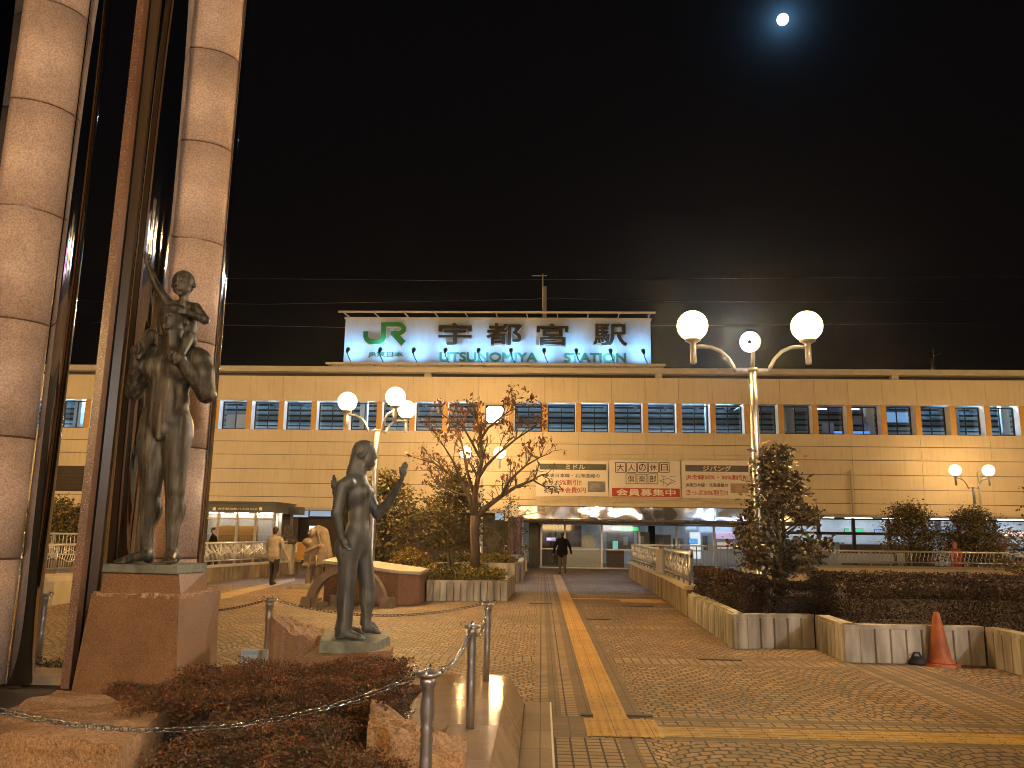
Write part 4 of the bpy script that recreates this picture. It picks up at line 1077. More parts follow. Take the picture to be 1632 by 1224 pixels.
# ------------------------------------------------------------------ street lamps
emit('globe', (1.0, 0.74, 0.42), 6.0)
def lamp(base, arms, zg, rg_, label, spot=None, pole_r=0.075, group='globe street lamps on the plaza', W=LAMP_W):
    """arms: list of (dx, dy) offsets of the globes from the pole; zg height of the globe centres"""
    t = thing('street_lamp', base, label, 'street lamp', group)
    x, y, z = base; zt = z+zg-0.75
    MB().lathe([(pole_r*1.8, 0), (pole_r*1.8, 0.15), (pole_r*1.25, 0.22), (pole_r, 0.9), (pole_r*0.93, zt-z-0.8), (pole_r*0.8, zt-z)], base, 14).build('pole', 'steel', t)
    mb = MB()
    mb.lathe([(pole_r*1.05, 0), (pole_r*1.15, 0.03), (pole_r*1.05, 0.06)], (x, y, zt-0.02), 14)
    for dx, dy in arms:
        L = math.hypot(dx, dy); ux, uy = dx/L, dy/L
        mb.bar((x, y, zt), (x+ux*0.30*L/0.94, y+uy*0.30*L/0.94, zt), 0.03, 0.05)
    mb.build('bracket', 'steel_dull', t)
    for dx, dy in arms:
        L = math.hypot(dx, dy); ux, uy = dx/L, dy/L; k = L/0.94
        P = [(0.27*k, -0.04), (0.30*k, 0.06), (0.38*k, 0.20), (0.50*k, 0.32), (0.65*k, 0.385), (0.80*k, 0.40), (L, 0.395)]
        mb = MB().tube([(x+ux*a, y+uy*a, zt+b) for a, b in P], 0.032, 10)
        mb.lathe([(0.036, 0.18), (0.052, 0.20), (0.052, 0.50), (0.045, 0.52), (0.10, 0.56), (0.13, 0.575), (0.13, 0.60)], (x+dx, y+dy, zt-0.08), 14)
        ar = mb.build('arm', 'steel', t)
        gl = MB().ball((x+dx, y+dy, z+zg), rg_, 28, 16).build('globe', 'globe', t)
        L_ = bpy.data.lights.new('globe_light', 'POINT'); L_.energy = W; L_.color = LAMP_COL; L_.shadow_soft_size = rg_+0.012
        lo = bpy.data.objects.new('bulb', L_); COL.objects.link(lo); lo.parent = t; lo.location = (dx, dy, zg)
    if spot:
        c = Vector((x-0.08, y-0.25*(1 if spot[0][1] < 0 else -1), z+zg-0.33)); d = Vector(spot[0]).normalized()
        MB().tube([c-d*0.20, c-d*0.05, c, c+d*0.03], [0.06, 0.16, 0.18, 0.18], 20).tube([(x, y, zt), (x, y-0.06, zt+0.2), c-d*0.12], 0.035, 8).build('floodlight', 'steel_dull', t)
        mb = MB().tube([c+d*0.031, c+d*0.036], [0.165, 0.165], 24); mb.build('flood_lens', emit('flood_white', (0.86, 0.92, 1.0), 8.0).name, t)
        MB().tube([c+d*0.037, c+d*0.06], [0.035, 0.03], 12).build('lens_cap', 'black_frame', t)
        L_ = bpy.data.lights.new('flood_light', 'SPOT'); L_.energy = spot[1]; L_.color = (0.90, 0.95, 1.0); L_.spot_size = R_(46); L_.spot_blend = 0.6; L_.shadow_soft_size = 0.12
        lo = bpy.data.objects.new('flood_bulb', L_); COL.objects.link(lo); lo.parent = t; lo.location = tuple(c+d*0.10-Vector(base)); lo.rotation_euler = (-d).to_track_quat('Z', 'Y').to_euler()
    return t
lamp((3.45, 13.0, 0.35), [(-0.96, 0.0), (0.92, 0.0)], 4.65, 0.255, 'tall two globe lamp with a white floodlight behind the conical tree', ((-0.55, -0.80, -0.20), 1100))
lamp((-4.33, 20.7, 0.3), [(-0.80, -0.1), (0.62, -0.9), (0.55, 1.2)], 4.62, 0.25, 'three globe lamp standing behind the bronze women')
lamp((-2.46, 33.0, 0.3), [(-0.70, 0.0), (0.71, 0.0)], 4.55, 0.25, 'two globe lamp seen through the bare tree', W=LAMP_W*0.6)
lamp((18.4, 35.0, 0.0), [(-0.70, 0.0), (0.70, 0.0)], 4.5, 0.24, 'small distant two globe lamp behind the trimmed domed trees', W=1300)
for x, y, k, w, lb in ((-23.0, 23.0, 3.0, None, 'extra unseen two globe lamp beyond the pillars, added to light the facade'), (27.5, 25.0, 1.8, None, 'extra unseen two globe lamp right of the far railing, added to light the facade'), (-14.0, 13.0, 0.8, None, 'extra unseen two globe lamp left of the pillars'),
                       (9.5, 3.0, 0.7, ((-0.48, 1.0, -0.42), 1500), 'extra unseen two globe lamp with a white floodlight added to light the ribbed planter'), (-4.0, -5.0, 1.5, None, 'extra unseen two globe lamp behind the viewer, added to light the monument bed'), (4.5, -7.0, 0.7, ((-0.50, 1.0, -0.12), 2600), 'unseen two globe lamp with a white floodlight facing the monument')):
    lamp((x, y, 0.0), [(-0.94, 0.0), (0.94, 0.0)], 4.95, 0.25, lb, w, W=LAMP_W*k)  # extra lamps added out of frame to light facade, monument bed and planter

# ------------------------------------------------------------------ railings and low walls
def wall_line(name, pts, z0, z1, th, mname, label, cap=True, cat='wall', group=None):
    t = thing(name, (pts[0][0], pts[0][1], z0), label, cat, group)
    body = MB(); cp_ = MB()
    for a, b in zip(pts, pts[1:]):
        a = np.array(a, float); b = np.array(b, float); d = (b-a)/np.linalg.norm(b-a); n = np.array([-d[1], d[0]])
        q = [a, b, b+n*th, a+n*th]; body.prism([tuple(p) for p in q], z0, z1)
        q = [a-n*0.04-d*0.03, b-n*0.04+d*0.03, b+n*(th+0.04)+d*0.03, a+n*(th+0.04)-d*0.03]
        if cap: cp_.prism([tuple(p) for p in q], z1+0.002, z1+0.07)
    body.build('wall', mname, t)
    if cap: cp_.build('coping', 'stone_cap', t)
    return t
def railing(p0, p1, z, h, label, wave=True, sp=0.085, amp=0.5, post=1.25, group='balustrades round the deck', lean=0.0, zz=None):
    p0 = np.array(p0, float); p1 = np.array(p1, float); L = np.linalg.norm(p1-p0); d = (p1-p0)/L; n = np.array([-d[1], d[0]])
    z1 = z if zz is None else zz
    t = thing('railing', (p0[0], p0[1], z), label, 'railing', group)
    P = lambda s, zz_, o=0.0: (p0[0]+d[0]*s+n[0]*o, p0[1]+d[1]*s+n[1]*o, z+(z1-z)*s/L+zz_)
    MB().tube([P(0, h), P(L, h)], 0.032, 10).build('handrail', 'rail_steel', t)
    MB().tube([P(0, 0.12), P(L, 0.12)], 0.02, 8).build('bottom_rail', 'steel', t)
    mb = MB(); s = 0.0; m_ = max(1, round(L/post))
    for i in range(m_+1): 
        MB().tube([P(L*i/m_, 0.0), P(L*i/m_, h-0.033)], 0.024, 8).build('post', 'steel', t)
    N = int(L/sp); per = 12
    for i in range(1, N):
        s = i*L/N
        if wave:
            ph = (i % per)/per; a = abs(ph-0.5)*2
            zm = 0.22+(h-0.42)*(0.15+0.7*a)
            mb.tube([P(s, 0.135), P(s, zm), P(s+sp*0.55, min(h-0.05, zm+0.14)), P(s+sp*0.55, h-0.035)], 0.0105, 5)
        else:
            mb.tube([P(s, 0.135, 0), P(s, 0.135+(h-0.16)*0.35, 0.05*lean), P(s+0.03*lean, h*0.7, 0), P(s+0.03*lean, h-0.035, -0.03*lean)], 0.011, 5)
    mb.build('baluster_panel', 'rail_steel', t)
    if wave:
        mb = MB(); pts = []; Q = []
        for i in range(0, N*3+1):
            s = i*L/(N*3); a = abs(((s/(L/N)) % per)/per-0.5)*2
            pts.append(P(s, 0.22+(h-0.42)*(0.15+0.7*a), -0.012)); Q.append(P(s, 0.30+(h-0.36)*(0.85-0.7*a), -0.012))
        mb.tube(pts, 0.013, 5).tube(Q, 0.011, 5); mb.build('wave_band', 'rail_steel', t)
    return t
def scroll_railing(p0, p1, z, h, label, group='balustrades round the deck', zz=None):
    """railing with curled upper scrolls and a lower zigzag"""
    p0 = np.array(p0, float); p1 = np.array(p1, float); L = np.linalg.norm(p1-p0); d = (p1-p0)/L
    z1 = z if zz is None else zz
    t = thing('railing', (p0[0], p0[1], z), label, 'railing', group)
    P = lambda s, q: (p0[0]+d[0]*s, p0[1]+d[1]*s, z+(z1-z)*s/L+q)
    MB().tube([P(0, h), P(L, h)], 0.035, 10).build('handrail', 'rail_steel', t)
    MB().tube([P(0, 0.12), P(L, 0.12)], 0.022, 8).build('bottom_rail', 'steel', t)
    for i in range(int(L/0.9)+1): MB().tube([P(i*L/int(L/0.9), 0), P(i*L/int(L/0.9), h-0.036)], 0.024, 8).build('post', 'steel', t)
    mb = MB(); N = int(L/0.56)
    for i in range(N):
        s0 = (i+0.1)*L/N; w = L/N*0.8
        mb.tube([P(s0+w*(0.5+0.5*math.cos(a)), h-0.06-0.11*(1-math.sin(a)*1.0)*0.9) for a in np.linspace(math.pi*1.05, math.pi*1.95, 8)], 0.016, 6)
        mb.tube([P(s0, h-0.04), P(s0+w*0.3, h-0.26), P(s0+w, h-0.10)], 0.013, 5)
    for i in range(N*2):
        s0 = i*L/(N*2); w = L/(N*2)
        mb.tube([P(s0, 0.14), P(s0+w*0.5, h*0.48), P(s0+w, 0.14)], 0.013, 5).tube([P(s0+w*0.5, 0.14), P(s0+w*0.5, h*0.62)], 0.011, 5)
        pass
    mb.build('baluster_panel', 'rail_steel', t)
    return t
# right side, from the doors towards the viewer
wr = [(2.86, 16.3), (3.05, 20.2), (3.34, 31.4)]
wall_line('ramp_wall', wr[::-1], 0, 0.52, 0.22, 'stained_wall', 'stained concrete wall under the scrolled railing, right of the walkway')
for a_, b_, lb in (((3.43, 31.0), (3.20, 22.6), 'steel railing with curled scrolls nearest the entrance doors'), ((3.19, 21.2), (2.98, 16.6), 'steel railing with curled scrolls behind the clipped hedge')):
    scroll_railing(a_, b_, 0.59, 0.62, lb)
t = thing('railing_end_panel', (3.19, 22.2, 0.59), 'flat tan metal end plate between two lengths of scrolled railing', 'panel')
MB().box(3.13, 3.21, 21.35, 22.5, 0.60, 1.20).build('plate', 'roof_metal', t)
MB().box(3.11, 3.22, 21.29, 21.34, 0.593, 1.23).build('edge', 'steel', t)
railing((3.6, 31.6), (9.5, 31.6), 0.35, 0.85, 'straight steel railing in front of the entrance glass', False, 0.13)
wall_line('deck_kerb', [(6.6, 27.0), (24.5, 27.0)], 0.0, 0.62, 0.25, 'facade', 'long beige kerb wall carrying the far railing')
railing((6.8, 27.1), (16.0, 27.1), 0.70, 0.46, 'far steel railing on the beige kerb, the length near the conical tree', False, 0.13, lean=1.0)
railing((16.05, 27.1), (24.3, 27.1), 0.70, 0.46, 'far steel railing on the beige kerb, the length at the right edge', False, 0.13, lean=1.0)
wall_line('polished_parapet', [(7.2, 19.5), (19.0, 19.5)], 0.0, 0.62, 0.2, 'black_panel', 'dark polished parapet just above the long hedge', False)
mb = MB().tube([(7.2, 19.55, 0.70), (19.0, 19.55, 0.70)], 0.04, 10); tag(mb.build('handrail_bar', 'chrome'), 'shiny steel bar running along the dark polished parapet', 'handrail')
# white notice boards behind the far railing
for px0, px1, lb in ((1337, 1425, 'long pale board hung behind the far railing'), (1430, 1443, 'short pale board hung behind the far railing')):
    a, b = at(px0, 883, 27.6), at(px1, 896, 27.6)
    t = thing('pale_board', (a[0], 27.6, 0), lb, 'board')
    MB().box(a[0], b[0], 27.6, 27.64, b[2]-0.05, a[2]+0.03).build('sheet', 'sign_white', t)
    MB().box(a[0]+0.05, a[0]+0.1, 27.65, 27.7, 0, a[2]).build('leg', 'steel_dull', t); MB().box(b[0]-0.1, b[0]-0.05, 27.65, 27.7, 0, a[2]).build('leg', 'steel_dull', t)
# left side
wl = [(-10.6, 21.2), (-9.0, 30.2)]
wall_line('ramp_wall', [(-12.6, 13.5), (-10.6, 21.2), (-9.0, 30.2)], 0, 0.42, 0.25, 'stained_wall', 'weathered concrete wall under the waved railing, left of the bronze women')
railing((-10.62, 21.3), (-9.1, 30.0), 0.50, 0.66, 'waved steel railing behind the man in the beige jacket', True, 0.07)
railing((-12.55, 13.7), (-10.66, 21.1), 0.50, 0.66, 'waved steel railing seen between the monument pillars', True, 0.07)
t = thing('railing_end_panel', (-9.1, 30.1, 0.5), 'square tan end plate closing the waved railing', 'panel')
MB().box(-9.35, -8.75, 30.05, 30.15, 0.5, 1.15).build('plate', 'pier_gold', t); MB().box(-8.74, -8.70, 30.03, 30.17, 0.493, 1.2).build('edge', 'steel_dull', t)
railing((-19.0, 25.0), (-11.6, 25.0), 0.62, 0.75, 'far steel railing under the round tree seen between the pillars', False, 0.12)
railing((-1.6, 35.2), (-0.65, 35.2), 0.45, 0.6, 'short steel railing beside the dark entrance pillar', False, 0.1)
wall_line('recess_kerb', [(-1.7, 35.1), (-0.62, 35.1)], 0, 0.38, 0.25, 'concrete_wall', 'low stone kerb under the short railing beside the entrance pillar')

# ------------------------------------------------------------------ planters
def fluted_wall(pts, h, th, name, label, group=None, scallop=False, step=0.19):
    t = thing(name, (pts[0][0], pts[0][1], 0), label, 'planter', group)
    mb = MB()
    for si, (a, b) in enumerate(zip(pts, pts[1:])):
        a = np.array(a, float); b = np.array(b, float); L = np.linalg.norm(b-a); d = (b-a)/L; n = np.array([-d[1], d[0]])
        N = max(2, round(L/step)); w = L/N
        for i in range(N):
            p = a+d*(i*w); q = a+d*((i+1)*w); g = 0.014
            rb = 0.075 if scallop and si == 0 else 0.03
            front = [p+n*rb, p+d*g*2.2 if rb > 0.05 else p+d*g, q-d*g*2.2 if rb > 0.05 else q-d*g, q+n*rb]
            poly = [tuple(x) for x in front]+[tuple(q+n*th), tuple(p+n*th)]
            mb.prism(poly, 0.0, h-(0.11 if scallop and si == 0 else 0.05), inset=0.0)
        q = [a, b, b+n*th, a+n*th]
        if scallop and si == 0:
            m_ = [a+n*0.08, b+n*0.08, b+n*th, a+n*th]; mb.prism([tuple(x) for x in m_], h-0.108, h)
            for i in range(N):
                c = a+d*((i+0.5)*w)-n*0.0
                mb.prism([tuple(c-d*w*0.3), tuple(c+d*w*0.3), tuple(c+d*w*0.3+n*0.079), tuple(c-d*w*0.3+n*0.079)], h-0.11, h-0.02, inset=0.4)
        else:
            mb.prism([tuple(x+n*0.012) if i < 2 else tuple(x) for i, x in enumerate(q)], h-0.048, h)
    mb.build('ribbed_wall', 'concrete_wall', t)
    return t
def soil(name, poly, z, parent):
    mb = MB().prism(poly, z-0.25, z); return mb.build('soil', 'grass_soil', parent)
def hedge_pts(poly_boxes, n, rg, shell=0.5, rough=0.07):
    """random points in boxes (x0,x1,y0,y1,z0,z1), biased to the faces"""
    out = []
    vol = np.array([(b[1]-b[0])*(b[3]-b[2])+(b[1]-b[0]+b[3]-b[2])*(b[5]-b[4]) for b in poly_boxes]); vol = vol/vol.sum()
    for b, f in zip(poly_boxes, vol):
        k = int(n*f); p = rg.random((k, 3)); q = rg.random(k)
        ax = rg.choice([0, 1, 2, 2], k); side = rg.random(k) < 0.5; depth = rg.random(k)**2*0.22
        for i in (0, 1, 2):
            s = ax == i
            v = np.where(side[s], depth[s], 1-depth[s])
            if i == 2: v = 1-depth[s]
            p[s, i] = v
        pts = np.stack([b[0]+p[:, 0]*(b[1]-b[0]), b[2]+p[:, 1]*(b[3]-b[2]), b[4]+p[:, 2]*(b[5]-b[4])], 1)
        x, y, z = pts.T
        w = np.sin(x*5.1+y*3.3)*0.5+np.sin(x*11.7-y*9.2+z*7)*0.3+np.sin(y*17.3+x*2.1)*0.3
        pts[:, 2] += rough*w*((pts[:, 2]-b[4])/(b[5]-b[4])); pts[:, :2] += rg.normal(0, rough*0.35, (k, 2))
        out.append(pts)
    return np.concatenate(out)
def hedge(loc, boxes, n, size, mats, label, seed=1, core=True, name='hedge', rough=0.07, group=None, aspect=0.5, inset=0.19):
    rg = np.random.default_rng(seed)
    t = thing(name, loc, label, 'hedge' if name == 'hedge' else 'bush', group)
    leaves('foliage', hedge_pts(boxes, n, rg, rough=rough), size, mats, t, seed, aspect)
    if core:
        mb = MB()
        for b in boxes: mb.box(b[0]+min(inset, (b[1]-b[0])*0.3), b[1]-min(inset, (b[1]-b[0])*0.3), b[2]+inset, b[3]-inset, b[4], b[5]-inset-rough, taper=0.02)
        mb.build('inner_core', 'core_shade', t)  # solid core, coloured dark as the shade between the leaves
    return t
# right planter: stepped ribbed wall
pr_ = [(2.88, 16.6), (2.72, 11.86), (3.93, 12.06), (3.86, 10.76), (5.62, 10.74), (5.62, 9.6), (9.5, 9.5)]
pl = fluted_wall(pr_, 0.47, 0.20, 'ribbed_planter', 'stepped concrete planter with ribbed stained sides, behind the traffic cone', scallop=True)
soil('soil', [(2.98, 16.5), (2.95, 12.1), (4.1, 12.2), (4.05, 10.95), (5.8, 10.93), (5.8, 9.8), (9.4, 9.7), (9.4, 16.5)], 0.40, pl)
hedge((3.4, 14, 0.4), [(2.98, 3.35, 12.25, 16.2, 0.38, 0.97), (3.3, 4.35, 12.25, 12.9, 0.38, 0.90)], 36000, 0.032, ['leaf_hedge'], 'clipped dark hedge in the corner of the planter below the conical tree', 3, rough=0.03)
hedge((6, 12.5, 0.4), [(4.3, 5.9, 11.1, 11.9, 0.38, 0.93), (5.8, 9.4, 10.0, 11.2, 0.38, 1.0), (4.2, 9.4, 12.4, 13.2, 0.38, 1.03)], 60000, 0.034, ['leaf_hedge'], 'long dark hedge with lights glinting through, behind the traffic cone', 4, core=False, rough=0.03)
# left planters
p1 = fluted_wall([(-2.66, 18.98), (-0.80, 19.3), (-0.72, 22.6)], 0.47, 0.2, 'ribbed_planter', 'ribbed concrete planter under the bare tree, left of the walkway', step=0.16)
soil('soil', [(-4.6, 19.25), (-2.6, 19.1), (-0.95, 19.45), (-0.9, 22.5), (-4.6, 22.5)], 0.42, p1)
MB().box(-4.7, -0.72, 22.5, 22.7, 0, 0.47).box(-4.8, -4.61, 19.25, 22.6, 0, 0.46).build('rear_wall', 'concrete_wall', p1)
p2 = fluted_wall([(-3.6, 26.4), (-0.85, 26.5), (-0.62, 27.4), (-0.66, 33.5)], 0.62, 0.2, 'ribbed_planter', 'taller concrete planter further up the walkway by the entrance', step=0.2)
soil('soil', [(-3.6, 26.6), (-1.0, 26.7), (-0.85, 27.5), (-0.9, 33.4), (-3.6, 33.4)], 0.55, p2)
hedge((-2, 20, 0.42), [(-2.9, -0.95, 19.3, 20.6, 0.40, 0.66), (-4.6, -3.3, 20.2, 21.6, 0.40, 0.6)], 13000, 0.06, ['leaf_gold', 'leaf_green'], 'low yellowish groundcover in the planter under the bare tree', 5, rough=0.09)
hedge((-2, 28, 0.55), [(-3.4, -1.0, 26.9, 28.6, 0.5, 0.78)], 5000, 0.08, ['leaf_gold', 'leaf_green'], 'rounded yellow shrubs in the planter nearest the entrance', 6, rough=0.12)
hedge((-4.2, 23.8, 0.0), [(-5.4, -1.6, 23.6, 24.8, 0.0, 0.62)], 6000, 0.07, ['leaf_green', 'leaf_gold'], 'long low hedge in the shade behind the bare tree', 7, rough=0.05)
def round_bush(c, r, n, size, mats, label, seed, sc=(1, 1, 0.8)):
    rg = np.random.default_rng(seed); v = rg.normal(size=(n, 3)); v /= np.linalg.norm(v, axis=1, keepdims=True)
    w = 1+0.08*np.sin(v[:, 0]*7+seed)+0.08*np.sin(v[:, 1]*9+v[:, 2]*5)
    P = np.array(c)+v*np.array(sc)*r*(w*(0.75+0.25*rg.random(n)**0.5))[:, None]
    P = P[P[:, 2] > c[2]-r*sc[2]*0.85]
    t = thing('round_bush', (c[0], c[1], c[2]-r*sc[2]*0.8), label, 'bush')
    leaves('foliage', P, size, mats, t, seed)
    MB().ball(c, r*0.72, 12, 8, 0, sc).build('inner_core', 'bark', t)
    return t
p = at(660, 897, 22.0); round_bush((p[0]-0.1, 22.0, 0.72), 0.52, 4200, 0.06, ['leaf_gold', 'leaf_orange'], 'round golden bush behind the brown granite block', 8)
p = at(556, 900, 25.0); round_bush((p[0]-0.4, 25.0, 0.42), 0.55, 2500, 0.07, ['leaf_gold', 'leaf_green'], 'small yellow green bush behind the carved stone figure', 9)
# loose planter stones left, between the pillars
a = at(75, 935, 16.5)
t = thing('arched_planter', (a[0], 16.5, 0), 'pale stone planter with small arched panels seen between the monument pillars', 'planter')
mb = MB().box(a[0]-1.1, a[0]+0.22, 16.3, 17.2, 0, 0.55, chamfer=0.08)
mb.build('body', 'stone_cap', t)
mb = MB()
for i in range(3):
    x = a[0]-0.85+i*0.36
    mb.prism([(x+0.13*math.cos(q), 0.22+0.17*math.sin(q)) for q in np.linspace(0, math.pi, 9)]+[(x-0.13, 0.08), (x+0.13, 0.08)], 0, 1)
    o = len(mb.v)
mb.v = [(x, 16.295-0.02*z, y) for x, y, z in mb.v]
mb.build('arch_panel', 'concrete_wall', t)

# ------------------------------------------------------------------ traffic cone
c = gp(1499, 1061); cx, cy = c[0], c[1]
t = thing('traffic_cone', (cx, cy, 0), 'dirty orange traffic cone standing against the ribbed planter', 'traffic cone')
MB().lathe([(0.175, 0.035), (0.165, 0.06), (0.13, 0.10), (0.115, 0.2), (0.04, 0.62), (0.032, 0.645), (0.012, 0.65)], (cx, cy, 0), 28).build('cone', 'cone_orange', t)
MB().prism([(cx+0.235*math.cos(a)*(1 if i % 2 else 0.94), cy+0.235*math.sin(a)*(1 if i % 2 else 0.94)) for i, a in enumerate(np.linspace(0, 2*math.pi, 17)[:-1])], 0.0, 0.036, inset=0.06).build('base_plate', 'cone_orange', t)
p = gp(1462, 1060)
t = thing('cone_weight', (p[0], p[1], 0), 'small round black weight on the paving beside the traffic cone', 'weight')
MB().lathe([(0.10, 0), (0.10, 0.05), (0.05, 0.10), (0.03, 0.105)], (p[0], p[1], 0), 16).build('body', 'rubber', t)
MB().tube([(p[0]-0.06, p[1], 0.09), (p[0]-0.03, p[1], 0.15), (p[0]+0.03, p[1], 0.15), (p[0]+0.06, p[1], 0.09)], 0.013, 6).build('handle', 'rubber', t)

# ------------------------------------------------------------------ trees
def grow(mb, p, d, L, r, lv, rg, tips, up=0.12, spread=0.55, kids=3, seg=3, taper=0.62, mi=0):
    P = [np.array(p, float)]; d = np.array(d, float); d /= np.linalg.norm(d)
    for i in range(seg):
        d = d+rg.normal(0, 0.16, 3)+np.array([0, 0, up]); d /= np.linalg.norm(d); P.append(P[-1]+d*L/seg)
    mb.tube(P, [r*(1-(1-taper)*i/seg) for i in range(seg+1)], 6 if r > 0.02 else 4, mi)
    if lv <= 0: tips.append((P[-1], d)); tips.append((P[-2], d)); return
    for k in range(kids):
        s = rg.integers(1, seg+1) if k else seg
        e = d+rg.normal(0, spread, 3); e /= np.linalg.norm(e)
        grow(mb, P[s], e, L*rg.uniform(0.55, 0.78), r*taper*rg.uniform(0.6, 0.9), lv-1, rg, tips, up, spread, kids, seg, taper, mi)
def tree_thing(name, base, label, group=None): return thing(name, base, label, 'tree', group)
# bare tree with a few dry leaves
Yt = 21.0; rg = np.random.default_rng(11)
bz = at(757, 908, Yt); T = tree_thing('bare_tree', (bz[0], Yt, 0.42), 'nearly bare spreading tree with brown dead leaves in the left planter')
mb = MB(); tips = []
tp = lambda x, y, dy=0.0: np.array(at(x, y, Yt+dy))
mb.tube([np.array((bz[0], Yt, 0.3)), tp(758, 880), tp(756, 850), tp(757, 822)], [0.15, 0.125, 0.115, 0.125], 10)
limbs = [([(755, 826), (748, 792), (735, 768), (712, 752), (692, 738)], 0, 0.075), ([(757, 824), (757, 790), (762, 760), (768, 735), (766, 700), (760, 668)], -0.1, 0.085),
         ([(760, 824), (778, 806), (800, 790), (822, 776), (850, 765)], 0.1, 0.085), ([(763, 760), (775, 742), (795, 722), (822, 700), (845, 685)], 0.25, 0.055),
         ([(800, 790), (812, 765), (838, 742), (862, 728)], -0.35, 0.045), ([(766, 700), (778, 682), (800, 664), (812, 655)], -0.15, 0.04), ([(756, 790), (744, 750), (738, 715), (728, 680)], 0.4, 0.05),
         ([(748, 792), (725, 785), (706, 776), (690, 762)], 0.3, 0.035), ([(768, 735), (752, 705), (738, 680), (716, 668)], -0.3, 0.04), ([(735, 768), (722, 735), (708, 712), (700, 700)], -0.2, 0.035)]
for pts, dy, r in limbs:
    n = len(pts); P = [tp(x, y, dy*i/(n-1)*3) for i, (x, y) in enumerate(pts)]
    mb.tube(P, [r*(1-0.68*i/(n-1)) for i in range(n)], 8)
    for i in range(1, n):
        for _ in range(3 if i > 1 else 1):
            d = P[i]-P[i-1]; d = d/np.linalg.norm(d)+rg.normal(0, 0.55, 3); d[2] += 0.15
            grow(mb, P[i], d, rg.uniform(0.26, 0.46), r*0.32, 2, rg, tips, 0.10, 0.5, 3, 3, 0.6)
mb.build('trunk', 'bark', T)
tp_ = np.array([q[0] for q in tips]); sel = rg.random(len(tp_)) < 0.36+0.28*np.clip((tp_[:, 2]-3.6)/1.2, 0, 1)
leaves('crown', np.repeat(tp_[sel], 2, axis=0)+rg.normal(0, 0.035, (sel.sum()*2, 3)), 0.11, ['leaf_dry'], T, 12, 0.45, droop=1.3)
# right conical tree
def bushy(name, base, z0, z1, rfun, n_br, leaf_n, leaf_size, mats, label, seed, bark='bark', trunk_r=0.05, stems=1, group=None, aspect=0.48, clump=0.09, ell=1.0):
    rg = np.random.default_rng(seed); T = tree_thing(name, base, label, group); mb = MB(); pts = []
    x, y, z = base
    for s_ in range(stems):
        a = 2*math.pi*s_/max(1, stems)+0.5; o = 0.0 if stems == 1 else 0.24
        P = [(x+math.cos(a)*o*i/4*(1 if i < 3 else 0.7), y+math.sin(a)*o*i/4*0.7, z+(z1-z)*(i/4)*(0.93 if s_ == 0 else 0.75)) for i in range(5)]
        mb.tube([tuple(np.array(p)+rg.normal(0, 0.015, 3)) for p in P], [trunk_r*(1-0.85*i/4) for i in range(5)], 7)
    for b in range(n_br):
        h = rg.random()**0.9; zz = z0+(z1-z0)*h; R0 = rfun(h)*rg.uniform(0.72, 1.1); a = rg.random()*2*math.pi
        e = np.array([x+math.cos(a)*R0, y+math.sin(a)*R0*ell, zz+rg.uniform(-0.05, 0.12)*R0*2])
        s = np.array([x+math.cos(a)*0.03, y+math.sin(a)*0.03, max(z0-0.2*(z1-z0)*0.3, zz-R0*0.45)])
        m_ = (s+e)/2+rg.normal(0, 0.04, 3)+np.array([0, 0, 0.03])
        mb.tube([s, m_, e], [trunk_r*0.28, trunk_r*0.2, 0.006], 5)
        k = leaf_n//n_br; tt = rg.random(k)**0.5
        tt = 0.35+0.65*tt
        q = np.where(tt[:, None] < 0.5, s+(m_-s)*(tt[:, None]*2), m_+(e-m_)*(tt[:, None]*2-1))
        pts.append(q+rg.normal(0, clump, (k, 3))*np.array([1, 1, 0.75]))
    mb.build('trunk', bark, T)
    leaves('crown', np.concatenate(pts), leaf_size, mats, T, seed, aspect)
    return T
bushy('conical_tree', (3.72, 12.95, 0.38), 1.05, 2.93, lambda h: 0.84*(1-h)**0.75+0.10 if h > 0.12 else 0.66, 105, 4600, 0.092, ['leaf_dark'], 'dark conical evergreen tree growing from the right hedge in front of the lamp', 21, 'bark_pale', 0.055, 3, clump=0.075)
p = at(612, 860, 23.0); bushy('evergreen_tree', (p[0], 23.0, 0.0), 0.9, 3.1, lambda h: 1.15*math.sin(math.pi*min(1, h*0.9+0.16))**0.6, 70, 6000, 0.10, ['leaf_orange', 'leaf_green'], 'bushy evergreen lit orange, behind the raised arm of the bronze woman', 22, trunk_r=0.07, clump=0.16)
p = at(722, 860, 22.6); bushy('evergreen_tree', (p[0], 22.4, 0.0), 1.2, 3.15, lambda h: 1.02*math.sin(math.pi*min(1, h*0.9+0.13))**0.6, 60, 5200, 0.10, ['leaf_green', 'leaf_orange'], 'bushy green evergreen just left of the bare tree trunk', 23, 'bark_pale', 0.06, 3, clump=0.14)
p = at(806, 860, 29.0); bushy('slender_tree', (p[0]+0.1, 29.0, 0.5), 1.0, 3.0, lambda h: 0.7 if h < 0.35 else 0.22, 26, 1000, 0.08, ['leaf_green'], 'slender thin tree left of the purple banner', 24, 'bark_pale', 0.06, clump=0.14)
for px, py0, py1, w, sd, lb in ((1447, 800, 876, 38, 25, 'domed trimmed tree left of the person in red'), (1546, 808, 880, 44, 26, 'domed trimmed tree right of the person in red')):
    Yd = 29.5; a = at(px, py0, Yd); b = at(px, py1, Yd); r = w*Yd/F_PX
    bushy('domed_tree', (a[0], Yd, 0.0), 0.8, a[2]-0.15, lambda h, r=r: r*math.sqrt(max(0.02, 1-(max(0, h-0.35)/0.66)**2)), 110, 9500, 0.078, ['leaf_green', 'leaf_gold'], lb, sd, trunk_r=0.08, group='domed trees behind the far railing', clump=0.17)
